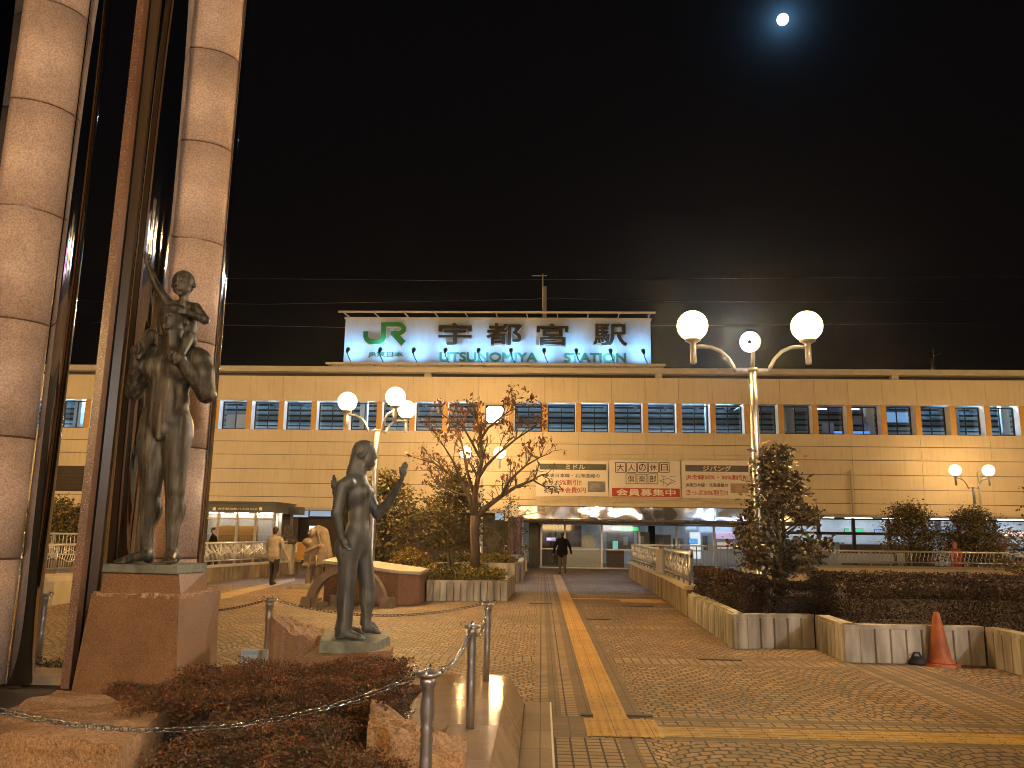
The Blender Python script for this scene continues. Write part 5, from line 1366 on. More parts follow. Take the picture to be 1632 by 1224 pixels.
a = at(88, 797, 30.0); bushy('round_tree', (a[0], 30.0, 0.0), 0.9, a[2]-0.1, lambda h: 1.0*math.sqrt(max(0.02, 1-(max(0, h-0.3)/0.72)**2)), 80, 5200, 0.11, ['leaf_green', 'leaf_gold'], 'round trimmed tree seen between the monument pillars', 27, trunk_r=0.08, clump=0.2)
a = at(1640, 880, 17.0); bushy('thin_leaved_tree', (a[0]+0.1, 17.0, 0.38), 0.9, 2.9, lambda h: 0.75 if h < 0.5 else 0.5, 30, 900, 0.08, ['leaf_dark', 'leaf_orange'], 'thinly leaved tree cut off by the right edge', 28, trunk_r=0.05, clump=0.13)

# ------------------------------------------------------------------ memorial block, stone arch and carved figure
t = thing('granite_block', (-3.2, 18.2, 0), 'dark brown polished granite block with a sloping top, behind the bronze women', 'memorial')
x0, x1 = -4.75, -2.70; y0, y1 = 17.85, 19.2
mb = MB().add([(x0, y0, 0), (x1-0.42, y0, 0), (x1, y0+0.25, 0), (x1, y1, 0), (x0, y1, 0), (x0, y0, 0.86), (x1-0.42, y0, 0.66), (x1, y0+0.25, 0.63), (x1, y1, 0.66), (x0, y1, 0.92)],
    [(4, 3, 2, 1, 0), (0, 1, 6, 5), (1, 2, 7, 6), (2, 3, 8, 7), (3, 4, 9, 8), (4, 0, 5, 9), (5, 6, 7), (5, 7, 8, 9)])
mb.build('block', 'granite_brown', t)
mb = MB().add([(x0-0.05, y0-0.06, 0.87), (x1-0.40, y0-0.06, 0.67), (x1+0.05, y0+0.22, 0.64), (x1+0.05, y1, 0.67), (x0-0.05, y1, 0.93), (x0-0.05, y0-0.06, 0.93), (x1-0.40, y0-0.06, 0.73), (x1+0.05, y0+0.22, 0.70), (x1+0.05, y1, 0.73), (x0-0.05, y1, 0.99)],
    [(4, 3, 2, 1, 0), (0, 1, 6, 5), (1, 2, 7, 6), (2, 3, 8, 7), (3, 4, 9, 8), (4, 0, 5, 9), (5, 6, 7), (5, 7, 8, 9)])
mb.build('slab_top', 'stone_cap', t)
ac = at(553, 966, 17.3); ax, az = ac[0], 0.0
t = thing('stone_arch', (ax, 17.3, 0), 'half ring of weathered stone with blocks inside, behind the bronze women', 'sculpture')
mb = MB(); n = 20; vs = []
for i in range(n+1):
    a = math.pi*i/n
    for r, y in ((0.84, 17.12), (0.84, 17.42), (0.68, 17.42), (0.68, 17.12)): vs.append((ax+r*math.cos(a), y, 0.06+r*math.sin(a)*0.95))
fs = [(i*4+j, i*4+(j+1) % 4, (i+1)*4+(j+1) % 4, (i+1)*4+j) for i in range(n) for j in range(4)]+[(0, 1, 2, 3), (n*4+3, n*4+2, n*4+1, n*4)]
mb.add(vs, fs); mb.build('ring', 'carved_stone', t)
mb = MB()
for x, w, h in ((-0.95, 0.24, 0.20), (-0.70, 0.14, 0.16), (0.72, 0.3, 0.20)): MB().box(ax+x, ax+x+w, 17.05, 17.5, 0, h, taper=0.03).build('foot_block', 'carved_stone', t)
for b in ((-0.35, -0.05, 17.2, 17.5, 0, 0.22), (-0.22, -0.12, 17.25, 17.45, 0.221, 0.66), (-0.04, 0.03, 17.25, 17.45, 0, 0.7), (-0.6, -0.37, 17.2, 17.45, 0, 0.09)):
    MB().box(ax+b[0], ax+b[1], *b[2:], taper=0.01).build('inner_block', 'carved_stone', t)
fc = gp(503, 938); fx0, fy0 = fc[0], fc[1]
t = thing('carved_figure', (fx0, fy0, 0), 'weathered carved stone figure wrapped in a cloak, standing on rough stones', 'statue')
S1 = Sdf(0.022)
q = lambda x, y, dy=0: np.array(at(x, y, fy0))+np.array([0, dy, 0])
S1.ell(q(507, 847, 0.03), (0.17, 0.15, 0.17), 0.04).ell(q(499, 849, -0.10), (0.10, 0.10, 0.13), 0.04).ell(q(494, 850, -0.18), (0.025, 0.03, 0.035), 0.02)
S1.cap(q(513, 850, 0.08), q(518, 888, 0.08), 0.17, 0.20, 0.05).cap(q(502, 862), q(500, 886), 0.20, 0.29, 0.05, 0, (1, 0.62, 1)).cap(q(486, 901), q(517, 898), 0.07, 0.07, 0.08, 0, (1, 3.0, 1)).ell(q(491, 864, -0.1), (0.13, 0.12, 0.11), 0.07)
S1.cap(q(492, 879, -0.22), q(512, 870, -0.26), 0.05, 0.05, 0.02).cap(q(508, 846, -0.16), q(519, 895, -0.14), 0.035, 0.035, 0.02).cap(q(499, 885, -0.25), q(496, 903, -0.27), 0.03, 0.035, 0.02).cap(q(507, 885, -0.25), q(508, 902, -0.27), 0.03, 0.035, 0.02).ell(q(515, 885, -0.16), (0.13, 0.05, 0.3), 0.05, rz=0.2)
S1.cap(q(493, 905), q(491, 933), 0.11, 0.085, 0.03).cap(q(506, 905), q(504, 933), 0.11, 0.085, 0.03).ell(q(491, 935, -0.08), (0.1, 0.15, 0.06), 0.03).ell(q(505, 935, -0.08), (0.1, 0.15, 0.06), 0.03)
for i, x in enumerate((468, 476, 484, 492)): S1.ell(q(x, 940-2*(i % 2), -0.15), (0.17, 0.16, 0.14), 0.05)
S1.cut(q(499, 858, -0.22), (0.05, 0.05, 0.03))
S1.mesh('body', ['carved_stone'], t)
# dark bust on a post behind
p = at(459, 850, 29.5); t = thing('stone_bust', (p[0], 29.5, 0), 'dark bust on a post in the shade behind the stone figure', 'statue')
S1 = Sdf(0.03); S1.ell((p[0], 29.5, 1.62), (0.14, 0.16, 0.19), 0.05).cap((p[0], 29.5, 1.2), (p[0], 29.5, 1.5), 0.24, 0.1, 0.1).cap((p[0]-0.22, 29.5, 1.2), (p[0]+0.22, 29.5, 1.2), 0.14, 0.14, 0.1)
S1.mesh('bust', ['bronze'], t); MB().box(p[0]-0.22, p[0]+0.22, 29.3, 29.7, 0, 1.08).build('pedestal', 'concrete_wall', t)

# ------------------------------------------------------------------ people
def person(loc, H, face, mats, label, coat=0.46, stride=0.5, arms=((0.10, -0.15), (0.10, 0.2)), seed=0, long_hair=False, hold=None):
    """standing or walking person; face = heading angle, 0 looks towards +Y; mats: skin, hair, coat, trousers, shoes"""
    t = thing('person', loc, label, 'person'); s = H/1.72; B = Sdf(0.015)
    c, sn = math.cos(face), math.sin(face)
    def w(x, y, z): return np.array([loc[0]+(x*c+y*sn)*s, loc[1]+(-x*sn+y*c)*s, loc[2]+z*s])
    SK, HR, CO, TR, SH = range(5); hz = 0.92
    for side, ph in ((-1, stride), (1, -stride)):
        hip = w(side*0.09, 0, 0.90); kn = w(side*0.10, ph*0.24+0.05, 0.49); an = w(side*0.10, ph*0.42-(0.10 if ph < 0 else 0), 0.10+(0.05 if ph < 0 else 0))
        B.cap(hip, kn, 0.092*s, 0.068*s, 0.03, TR).cap(kn, an, 0.066*s, 0.047*s, 0.02, TR)
        B.cap(an+np.array([0, 0, -0.045*s]), an+(w(0, 0.15, 0)-w(0, 0, 0))+np.array([0, 0, -0.055*s]), 0.045*s, 0.036*s, 0.015, SH)
    B.ell(w(0, 0, 0.88), (0.13*s, 0.085*s, 0.10*s), 0.03, TR, rz=-face)
    B.cap(w(0, 0.0, coat*1.72+0.06), w(0, 0, 1.2), 0.175*s, 0.165*s, 0.05, CO, (1, 0.72, 1)).cap(w(-0.09, 0.0, coat*1.72+0.075), w(0.09, 0, coat*1.72+0.075), 0.135*s, 0.135*s, 0.03, CO).cap(w(-0.08, 0.0, 1.02), w(0.08, 0, 1.02), 0.13*s, 0.13*s, 0.05, CO).cap(w(-0.13, 0, 1.36), w(0.13, 0, 1.36), 0.085*s, 0.085*s, 0.07, CO)
    B.ell(w(0, 0.0, 1.24), (0.19*s, 0.125*s, 0.2*s), 0.05, CO, rz=-face)
    B.cap(w(0, 0, 1.40), w(0, 0.015, 1.50), 0.058*s, 0.052*s, 0.03, SK).cap(w(0, -0.01, 1.42), w(0, -0.01, 1.455), 0.075*s, 0.068*s, 0.02, CO)
    B.ell(w(0, 0.01, 1.60), (0.076*s, 0.096*s, 0.118*s), 0.02, SK, rz=-face).ell(w(0, 0.10, 1.585), (0.016*s, 0.022*s, 0.024*s), 0.015, SK)
    for sd in (-1, 1): B.ell(w(sd*0.078, 0, 1.59), (0.014*s, 0.022*s, 0.032*s), 0.01, SK).ell(w(sd*0.03, 0.088, 1.615), (0.013*s, 0.012*s, 0.009*s), 0.006, HR)
    B.ell(w(0, 0.088, 1.545), (0.026*s, 0.014*s, 0.009*s), 0.006, SK)
    B.ell(w(0, -0.018, 1.645), (0.084*s, 0.098*s, 0.092*s), 0.01, HR, rz=-face).ell(w(0, -0.045, 1.585), (0.074*s, 0.06*s, 0.085*s), 0.02, HR, rz=-face)
    for side, (out_, fw) in zip((-1, 1), arms):
        sh = w(side*0.19, 0, 1.36); el = w(side*(0.235+out_*0.3), fw*0.5-0.03, 1.09); wr_ = w(side*(0.235+out_*0.5), fw+0.04, 0.86)
        if hold == side: el = w(side*0.26, 0.02, 1.10); wr_ = w(side*0.14, 0.24, 1.12)
        B.cap(sh, el, 0.066*s, 0.054*s, 0.03, CO).cap(el, wr_, 0.053*s, 0.040*s, 0.02, CO)
        d = (wr_-el)/np.linalg.norm(wr_-el); B.ell(wr_+d*0.055*s, (0.034*s, 0.03*s, 0.05*s), 0.012, SK)
        sx_ = w(1, 0, 0)-w(0, 0, 0); sy_ = w(0, 1, 0)-w(0, 0, 0)
        for k in range(4):
            o = sy_*(k-1.5)*0.017; B.cap(wr_+d*0.085*s+o, wr_+d*(0.145+0.01*(1-abs(k-1.5)))*s+o+sy_*0.012, 0.0085*s, 0.007*s, 0.004, SK)
        B.cap(wr_+d*0.03*s+sy_*0.03, wr_+d*0.085*s+sy_*0.052, 0.009*s, 0.007*s, 0.005, SK)
    B.mesh('body', mats, t)
    return t
m_ = gp(897, 916.6)
person((m_[0]-0.02, m_[1], 0.015), 1.66, 0.05, ['skin', 'hair_black', 'coat_black', 'trousers_khaki', 'shoe'], 'person in a black coat and khaki trousers walking to the entrance doors', 0.47, 0.22, ((0.25, 0.0), (0.25, -0.02)))
m_ = gp(434, 934)
person((m_[0], m_[1], 0.0), 1.66, 0.25, ['skin', 'hair_black', 'coat_beige', 'trousers_dark', 'shoe'], 'person in a beige jacket and dark trousers walking away on the left', 0.47, 0.16, ((0.1, 0.1), (0.5, -0.1)))
p = at(341, 848, 28.0)
person((p[0], 28.0, 0.0), 1.63, 1.45, ['skin', 'hair_black', 'coat_black', 'trousers_dark', 'shoe'], 'person in black in side view behind the waved railing by the booth', 0.45, 0.3)
p = at(1521, 864, 28.6)
person((p[0], 28.6, 0.0), p[2]+0.02, 2.9, ['skin', 'coat_red', 'coat_red', 'coat_red', 'shoe'], 'person in a red hooded coat behind the far railing', 0.3, 0.1, ((0.1, 0.1), (0.1, 0.1)), hold=1)
# ------------------------------------------------------------------ monument bed
t = thing('monument_kerb', (-0.6, 6, 0), 'polished tan stone kerb with battered side round the monument bed', 'kerb')
# right arm of the kerb (runs along Y) and the far arm (runs along X)
def kerb_run(yA, yB, mb):
    xi = -0.98 if yA > 5.5 else -0.62
    sec = [(-0.13, 0.0), (-0.285, 0.27), (xi, 0.27), (xi, 0.0)]
    vs = [(x, y, z) for y in (yA, yB) for x, z in sec]
    mb.add(vs, [(0, 1, 2, 3), (7, 6, 5, 4), (0, 4, 5, 1), (1, 5, 6, 2), (2, 6, 7, 3)])
ys = [2.9, 3.9, 4.9, 5.75, 6.6, 7.72]
for ya, yb in zip(ys, ys[1:]):
    mb = MB(); kerb_run(ya+0.004, yb-0.004, mb); mb.build('kerb_stone', 'granite_polished', t)
xs = [-0.98, -2.2, -3.4, -4.6, -5.8, -7.0, -8.2]
for xa, xb in zip(xs, xs[1:]):
    mb = MB(); sec = [(7.72, 0.0), (7.64, 0.27), (7.18, 0.27), (7.18, 0.0)]
    vs = [(x, y, z) for x in (xb+0.004, xa-0.004) for y, z in sec]
    mb.add(vs, [(3, 2, 1, 0), (4, 5, 6, 7), (0, 1, 5, 4), (1, 2, 6, 5), (2, 3, 7, 6)])
    mb.build('kerb_stone', 'granite_polished', t)
sheet('bed_soil', [(-9, 2.0), (-0.98, 2.0), (-0.98, 7.18), (-9, 7.18)], 0.20, 'grass_soil')

# posts and chains
PROF = [(0.030, 0), (0.030, 0.30), (0.026, 0.315), (0.033, 0.335), (0.026, 0.355), (0.033, 0.375), (0.026, 0.395), (0.033, 0.415), (0.027, 0.43), (0.032, 0.47), (0.035, 0.50), (0.029, 0.55), (0.029, 0.60)]
def mkpost(x, y, z, label, first=[None]):
    if first[0] is None:
        t = thing('chain_post', (x, y, z), label, 'post', 'steel posts carrying the chain')
        MB().lathe([(r*0.95, q*1.0) for r, q in PROF]+[(0.038, 0.605), (0.038, 0.645)], (x, y, z), 18).build('shaft', 'steel', t)
        MB().lathe([(0.056, 0.646), (0.058, 0.655), (0.056, 0.664), (0.02, 0.668)], (x, y, z), 20).build('top_cap', 'steel', t)
        for a in (0, math.pi/2, math.pi, -math.pi/2):
            mb = MB()
            c_ = (x+0.062*math.cos(a), y+0.062*math.sin(a), z+0.672)
            mb.tube([(c_[0]+0.016*math.cos(a)*math.cos(b), c_[1]+0.016*math.sin(a)*math.cos(b), c_[2]+0.016*math.sin(b)) for b in np.linspace(0, 2*math.pi, 9)], 0.004, 5)
            mb.build('chain_ring', 'chrome', t)
        first[0] = t
    else:
        t = copy_tree(first[0]); t.location = (x, y, z); relabel(t, label)
    return t
q1 = at(683, 1072, 3.78); q2 = gp(749, 1161, 0.27); q3 = gp(781, 1084, 0.27)
posts = [(q1[0], 3.78, q1[2]-0.66, 'nearest steel chain post, cut off by the bottom edge'), (q2[0], q2[1], 0.27, 'steel chain post in the middle of the polished kerb'), (q3[0]-0.03, 7.42, 0.27, 'steel chain post on the far end of the polished kerb')]
q4 = at(430, 963, 7.45); posts.append((q4[0], 7.45, 0.27, 'steel chain post beside the angled rough granite block'))
q5 = at(72, 958, 7.55); q5 = at(72, 958, 8.3); posts.append((q5[0], 8.3, 0.21, 'steel chain post seen between the monument pillars'))
for p in posts: mkpost(*p)
def chain(a, b, sag, label):
    a = np.array(a, float); b = np.array(b, float); L = np.linalg.norm(b-a)*(1+2.2*(sag/np.linalg.norm(b-a))**2)
    pitch = 0.034; n = int(L/pitch); mb = MB(); c_ = lambda s: a+(b-a)*s-np.array([0, 0, 4*sag*s*(1-s)])
    for i in range(n):
        p = c_((i+0.5)/n); d = c_((i+1)/n)-c_(i/n); d /= np.linalg.norm(d)
        s1 = np.cross(d, [0, 0, 1]); s1 /= np.linalg.norm(s1); s2 = np.cross(s1, d)
        u = (s1+s2)/math.sqrt(2) if i % 2 else (s1-s2)/math.sqrt(2)
        P = [p+d*(0.0135*(1 if math.cos(t_) > 0 else -1)+0.010*math.cos(t_))+u*0.0105*math.sin(t_) for t_ in np.linspace(0, 2*math.pi, 11)]
        mb.tube(P, 0.0031, 5, caps=False)
    o = mb.build('chain', 'chain_metal'); return tag(o, label, 'chain', 'chains hung between the posts')
tops = [(p[0], p[1], p[2]+0.67) for p in posts]
chain(tops[0], tops[1], 0.10, 'steel chain between the nearest post and the middle post')
chain(tops[1], tops[2], 0.16, 'steel chain between the middle and the far post of the polished kerb')
chain(tops[2], tops[3], 0.13, 'long steel chain sagging behind the bronze women')
chain(tops[3], (tops[4][0]+1.4, 7.9, tops[4][2]-0.1), 0.06, 'steel chain running behind the tall stone plinth')
e = at(-12, 1096, 3.3); e2 = np.array(e)+(np.array(e)-np.array(tops[0]))*0.25+np.array([0, 0, 0.10])
chain(tops[0], e2, 0.245, 'steel chain sagging across the front of the monument bed')

# ------------------------------------------------------------------ rocks and plinths
def rock(name, corners, z0, tops_, label, mats, seed, rough=0.02, sub=14, top_rough=0.03, cat='rock'):
    """block from a quad footprint with a top height per corner; top face rough, sides sawn"""
    rg = np.random.default_rng(seed)
    t = thing(name, (np.mean([c[0] for c in corners]), np.mean([c[1] for c in corners]), z0), label, cat)
    C = [np.array(c, float) for c in corners]; n = sub
    def P(u, v): return (C[0]*(1-u)*(1-v)+C[1]*u*(1-v)+C[2]*u*v+C[3]*(1-u)*v)
    def Z(u, v): return tops_[0]*(1-u)*(1-v)+tops_[1]*u*(1-v)+tops_[2]*u*v+tops_[3]*(1-u)*v
    ph = rg.random(8)*6
    def bumpf(x, y): return (math.sin(x*9+ph[0])*math.sin(y*8+ph[1])+0.6*math.sin(x*21+ph[2]+y*5)*math.sin(y*19+ph[3])+0.5*math.sin(x*43+y*37+ph[4]))*0.5
    top = []
    for i in range(n+1):
        for j in range(n+1):
            u, v = i/n, j/n; x, y = P(u, v); top.append((x+rg.normal(0, rough*0.15), y+rg.normal(0, rough*0.15), Z(u, v)+top_rough*bumpf(x, y)+rg.normal(0, top_rough*0.12)))
    mb = MB(); mb.add(top, [(i*(n+1)+j, (i+1)*(n+1)+j, (i+1)*(n+1)+j+1, i*(n+1)+j+1) for i in range(n) for j in range(n)], 0, False)
    ring = [i*(n+1) for i in range(n+1)]+[n*(n+1)+j for j in range(1, n+1)]+[i*(n+1)+n for i in range(n-1, -1, -1)]+[j for j in range(n-1, 0, -1)]
    vs = [top[i] for i in ring]+[(top[i][0], top[i][1], z0) for i in ring]; k = len(ring)
    mb.add(vs, [(i, k+i, k+(i+1) % k, (i+1) % k) for i in range(k)], 1)
    mb.build('block', mats, t)
    return t
RM = ['granite_rough', 'granite_red']
A_ = lambda px, py, Y: tuple(at(px, py, Y)[:2]); Z_ = lambda px, py, Y: at(px, py, Y)[2]
rock('granite_boulder', [A_(-60, 1130, 4.6), A_(190, 1200, 4.15), A_(266, 1128, 5.3), A_(100, 1098, 5.9)], 0.1, [Z_(-60, 1158, 4.6), Z_(178, 1190, 4.15), Z_(266, 1130, 5.3), Z_(100, 1097, 5.9)], 'large rough topped granite boulder in the lower left corner', ['granite_rough', 'granite_rough'], 1)
rock('granite_boulder', [A_(585, 1165, 4.5), A_(738, 1215, 4.35), A_(746, 1182, 5.0), A_(592, 1128, 5.15)], 0.1, [Z_(575, 1158, 4.5), Z_(735, 1212, 4.35), Z_(742, 1184, 5.0), Z_(630, 1119, 5.15)], 'low rough granite boulder behind the nearest chain post', ['granite_rough', 'granite_rough'], 2, top_rough=0.05)
rock('granite_boulder', [A_(428, 1050, 6.7), A_(512, 1050, 6.7), A_(520, 1040, 7.12), A_(432, 1040, 7.12)], 0.2, [Z_(428, 985, 6.7), Z_(515, 1030, 6.7), Z_(520, 1010, 7.12), Z_(438, 972, 7.12)], 'angled granite block with a rough sloping top beside the women', RM, 3, top_rough=0.04)
# plinth of the women
rock('stone_plinth', [A_(477, 1055, 6.1), A_(622, 1065, 6.1), A_(627, 1030, 6.75), A_(515, 1030, 6.75)], 0.2, [Z_(480, 1050, 6.1), Z_(622, 1037, 6.1), Z_(625, 1026, 6.75), Z_(515, 1022, 6.75)], 'low red granite plinth under the bronze women', RM, 4, top_rough=0.004, cat='plinth')
# plinth of the father
t = thing('stone_plinth', (-2.95, 6.6, 0.1), 'tall tapered red granite plinth under the bronze father and child', 'plinth')
def tap(mb, bl, tl, z0, z1, n=1, rgh=0, seed=0):
    vs = [(x, y, z0) for x, y in bl]+[(x, y, z1) for x, y in tl]; mb.add(vs, [(3, 2, 1, 0), (4, 5, 6, 7)]+[(i, (i+1) % 4, 4+(i+1) % 4, 4+i) for i in range(4)])
Yp = 6.15
bl = [A_(108, 1105, 6.25), A_(285, 1095, 6.05), A_(346, 1062, 6.95), A_(205, 1062, 7.15)]
tl = [A_(147, 938, 6.32), A_(285, 952, 6.15), A_(350, 940, 6.9), A_(225, 930, 7.05)]
zt_ = Z_(285, 951, 6.15)
rock_t = MB(); tap(rock_t, bl, tl, 0.1, zt_); rock_t.build('body', 'granite_red', t)
bt_ = [A_(160, 945, 6.38), A_(288, 948, 6.25), A_(330, 938, 6.85), A_(235, 930, 6.95)]
tt_ = [A_(166, 912, 6.4), A_(285, 914, 6.28), A_(328, 912, 6.8), A_(238, 908, 6.9)]
zt2 = Z_(285, 915, 6.28)
mb = MB(); tap(mb, bt_, tt_, zt_+0.002, zt2); mb.build('upper_step', 'granite_red', t)
rock_lip = rock('x', [tuple(np.array(a)*1.0) for a in (tl[0], tl[1], tl[2], tl[3])], zt_-0.02, [zt_+0.012]*4, 'x', ['granite_rough', 'granite_rough'], 6, rough=0.06, sub=18, top_rough=0.012)
ch = rock_lip.children[0]; ch.name = 'rough_ledge'; w0 = rock_lip.location.copy(); ch.parent = t; ch.location = w0-t.location
bpy.data.objects.remove(rock_lip)

# ------------------------------------------------------------------ monument pillars
def pillar(label, H, fin, back, nose, edge, tube, strips, z0=0.27):
    """plan points from the front fin to the granite half column; every surface vertical"""
    t = thing('monument_pillar', (nose[0], nose[1], z0), label, 'monument', 'granite and steel monument pillars')
    # granite quarter-round column in drums with open joints
    n = 14; a0 = np.array(nose); e = np.array(edge); rx, ry = e[0]-a0[0], e[1]-a0[1]
    arcp = [(a0[0]+rx*math.sin(u), a0[1]+ry*(1-math.cos(u))) for u in np.linspace(0, math.pi/2, n)]
    poly = arcp+[(e[0]-0.19, e[1]+0.30), (a0[0], e[1]+0.30)]
    z = z0; dh = 1.02; k = 0
    mb = MB()
    while z < H:
        mb.prism(poly, z+0.009, min(H, z+dh-0.009), smooth=True); z += dh
    ins = [(a0[0]+rx*0.97*math.sin(u)+0.005, a0[1]+0.012+ry*(1-math.cos(u))) for u in np.linspace(0, math.pi/2, n)]+[(e[0]-0.20, e[1]+0.28), (a0[0]+0.012, e[1]+0.28)]
    mb.build('granite_column', 'granite_tan', t)
    MB().prism(ins, z0, H-0.03, smooth=True).build('joint_core', 'granite_brown', t)
    tx, ty, tr = tube
    MB().tube([(tx, ty, z0), (tx, ty, H*0.93)], tr, 24).build('steel_tube', 'chrome', t)
    for nm, pts, mn, th in strips:
        mb = MB(); P = [np.array(p, float) for p in pts]
        if nm == 'mirror_panel' and len(P) == 3:
            Q = [P[0]*(1-u)**2+P[1]*2*u*(1-u)+P[2]*u*u for u in np.linspace(0, 1, 16)]
        else: Q = P
        B = [q+np.array([-0.02, th]) for q in Q]
        m2 = len(Q); vs = [(x, y, zz) for zz in (z0, H) for x, y in [tuple(q) for q in Q]+[tuple(b) for b in B[::-1]]]; N = 2*m2
        fs = [tuple(range(N-1, -1, -1)), tuple(range(N, 2*N))]
        mb.add(vs, fs); o = 0
        for i in range(N):
            j = (i+1) % N; mb.f.append((i, j, N+j, N+i)); mb.m.append(0); mb.sm.append(i < m2-1 and m2 > 3)
        mb.build(nm, mn, t)
    return t
Yb = lambda px, Y: (at(px, 400, Y)[0], Y)
H_ = 9.6
fin0, fin1 = Yb(174, 6.66), Yb(186.5, 6.68)
stripsB = [('granite_fin', [fin0, fin1], 'granite_brown', 0.12), ('black_panel', [Yb(186.7, 6.69), Yb(198, 6.86)], 'black_panel', 0.10), ('bronze_panel', [Yb(198, 6.861), Yb(212, 6.90)], 'bronze_strip', 0.08),
           ('dark_back', [Yb(210, 7.05), Yb(232, 7.30), Yb(272, 7.5)], 'black_panel', 0.2)]
pb = pillar('tall pillar of granite and mirror steel behind the bronze father', H_, None, None, Yb(273, 7.25), Yb(355, 7.52), (Yb(360, 7.58)[0], 7.58, 0.035), stripsB)
tx = Yb(244, 7.12); MB().tube([(tx[0], tx[1], 0.27), (tx[0], tx[1], H_)], 0.158, 40).build('mirror_column', 'chrome', pb)
# left pillar
Ya = lambda px, Y: (at(px, 400, Y)[0], Y)
nosA = (at(38, 0, 6.45)[0], 6.45); edgA = (at(143, 0, 6.80)[0], 6.80)
stripsA = [('mirror_panel', [(nosA[0]-0.55, 6.3), (nosA[0]-0.2, 6.25), (nosA[0]-0.003, 6.62)], 'mirror_dark', 0.1)]
pa = pillar('left monument pillar of pale granite beside a mirror steel tube', H_, None, None, nosA, edgA, (edgA[0]+0.088, 6.86, 0.092), stripsA)
# small dark shrub at the foot of the left post, black stone base in the corner
hedge((-4.9, 7.9, 0.0), [(-5.3, -4.5, 7.76, 8.05, 0.0, 0.24)], 1500, 0.03, ['leaf_hedge', 'leaf_green'], 'tiny dark hedge at the foot of the post between the pillars', 31, core=False)

# ------------------------------------------------------------------ azalea beds
hedge((-2, 5.7, 0.2), [(-2.55, -0.93, 5.0, 6.05, 0.18, 0.56), (-2.1, -0.95, 5.3, 6.1, 0.2, 0.62), (-3.05, -2.4, 5.75, 6.05, 0.2, 0.46)], 62000, 0.019, ['leaf_azalea', 'leaf_azalea', 'leaf_azalea_green'], 'reddish brown azalea mass in front of the two plinths', 32, rough=0.06, aspect=0.42, name='azalea_bush')
hedge((-1.6, 4.1, 0.2), [(-1.62, -0.66, 3.2, 4.3, 0.16, 0.45), (-1.80, -1.02, 3.8, 4.65, 0.2, 0.55), (-1.6, -0.75, 3.3, 4.2, 0.2, 0.50)], 46000, 0.018, ['leaf_azalea', 'leaf_azalea_green'], 'nearest azalea mass between the boulders', 33, rough=0.06, aspect=0.42, name='azalea_bush')
# small information plate behind the bed
a, b = at(386, 1034, 7.35), at(426, 1060, 7.35)
t = thing('information_plate', (a[0], 7.35, 0.2), 'small pale plate with a blue strip standing behind the azaleas', 'plate')
MB().box(a[0], b[0], 7.33, 7.36, b[2]-0.1, a[2]).build('plate', 'sign_white', t)
MB().box(a[0]+0.01, b[0]-0.09, 7.324, 7.329, a[2]-0.045, a[2]-0.015).build('blue_strip', 'interior_blue', t)
MB().box(b[0]-0.07, b[0]-0.045, 7.32, 7.329, b[2]-0.1, a[2]-0.005).build('divider', 'steel_dull', t)

# ------------------------------------------------------------------ bronze father and child
YF0 = 6.55; K = (at(270, 487, YF0)[2]-at(270, 898, YF0)[2])/411.0
def fj(px, py, d=0.0): p = np.array(at(px, py, YF0)); p[1] += d; return p
def hand_fist(B, c, ax, n, r, s, m=0):
    """palm plus four curled fingers and a thumb; ax along the fingers, n across them"""
    for k in range(4):
        o = n*(k-1.5)*r*0.52; L_ = (1.0, 1.12, 1.08, 0.9)[k]
        a = c+o+ax*r*0.7; b = c+o+ax*r*1.45*L_+np.array([0, -r*0.55, 0]); d_ = c+o+ax*r*1.25*L_+np.array([0, -r*1.0, -r*0.35])
        B.cap(a, b, r*0.27, r*0.25, 0.004, m).cap(b, d_, r*0.25, r*0.21, 0.004, m)
    B.cap(c-n*r*0.9, c-n*r*1.35+ax*r*0.9, r*0.3, r*0.22, 0.006, m)
t = thing('father_statue', tuple(fj(255, 900)), 'bronze nude man carrying a waving child on his shoulders', 'statue')
B = Sdf(0.0095); k = K
B.ell(fj(264, 672), (40*k, 30*k, 34*k), 0.03).ell(fj(268, 640), (33*k, 25*k, 34*k), 0.04).ell(fj(270, 596, 0.005), (38*k, 29*k, 46*k), 0.04)
B.cap(fj(243, 567, 0.02), fj(309, 571, 0.02), 19*k, 19*k, 0.05).ell(fj(254, 590, -0.10), (21*k, 13*k, 19*k), 0.03).ell(fj(287, 591, -0.10), (21*k, 13*k, 19*k), 0.03)
B.ell(fj(267, 640, -0.12), (22*k, 6*k, 40*k), 0.03).cap(fj(275, 560, 0.01), fj(277, 532, -0.005), 18*k, 16*k, 0.03)
# head
B.ell(fj(277, 508, 0.0), (20*k, 23*k, 24*k), 0.015).ell(fj(275.5, 520, -0.035), (15*k, 15*k, 17*k), 0.015).ell(fj(274.5, 533, -0.07), (7*k, 6*k, 4.5*k), 0.012)
B.cap(fj(274.5, 509, -0.115), fj(273.5, 518.5, -0.14), 2.2*k, 3.2*k, 0.012).ell(fj(275, 506, -0.10), (13*k, 5*k, 2.6*k), 0.012).cap(fj(269, 525.5, -0.112), fj(280, 525.5, -0.112), 1.9*k, 1.9*k, 0.006).cap(fj(270.5, 528.5, -0.110), fj(278.5, 528.5, -0.110), 1.8*k, 1.8*k, 0.006)
B.cut(fj(268.5, 511, -0.125), (4.2*k, 3.2*k, 2.4*k), 0.012).cut(fj(281, 511, -0.125), (4.2*k, 3.2*k, 2.4*k), 0.012)
for x in (257.5, 297): B.ell(fj(x, 513, 0.01), (2.6*k, 5*k, 6.5*k), 0.006)
B.ell(fj(277.5, 499, 0.012), (20.5*k, 22*k, 16*k), 0.01).cap(fj(265, 494, -0.085), fj(289, 494, -0.085), 3.2*k, 3.2*k, 0.01)
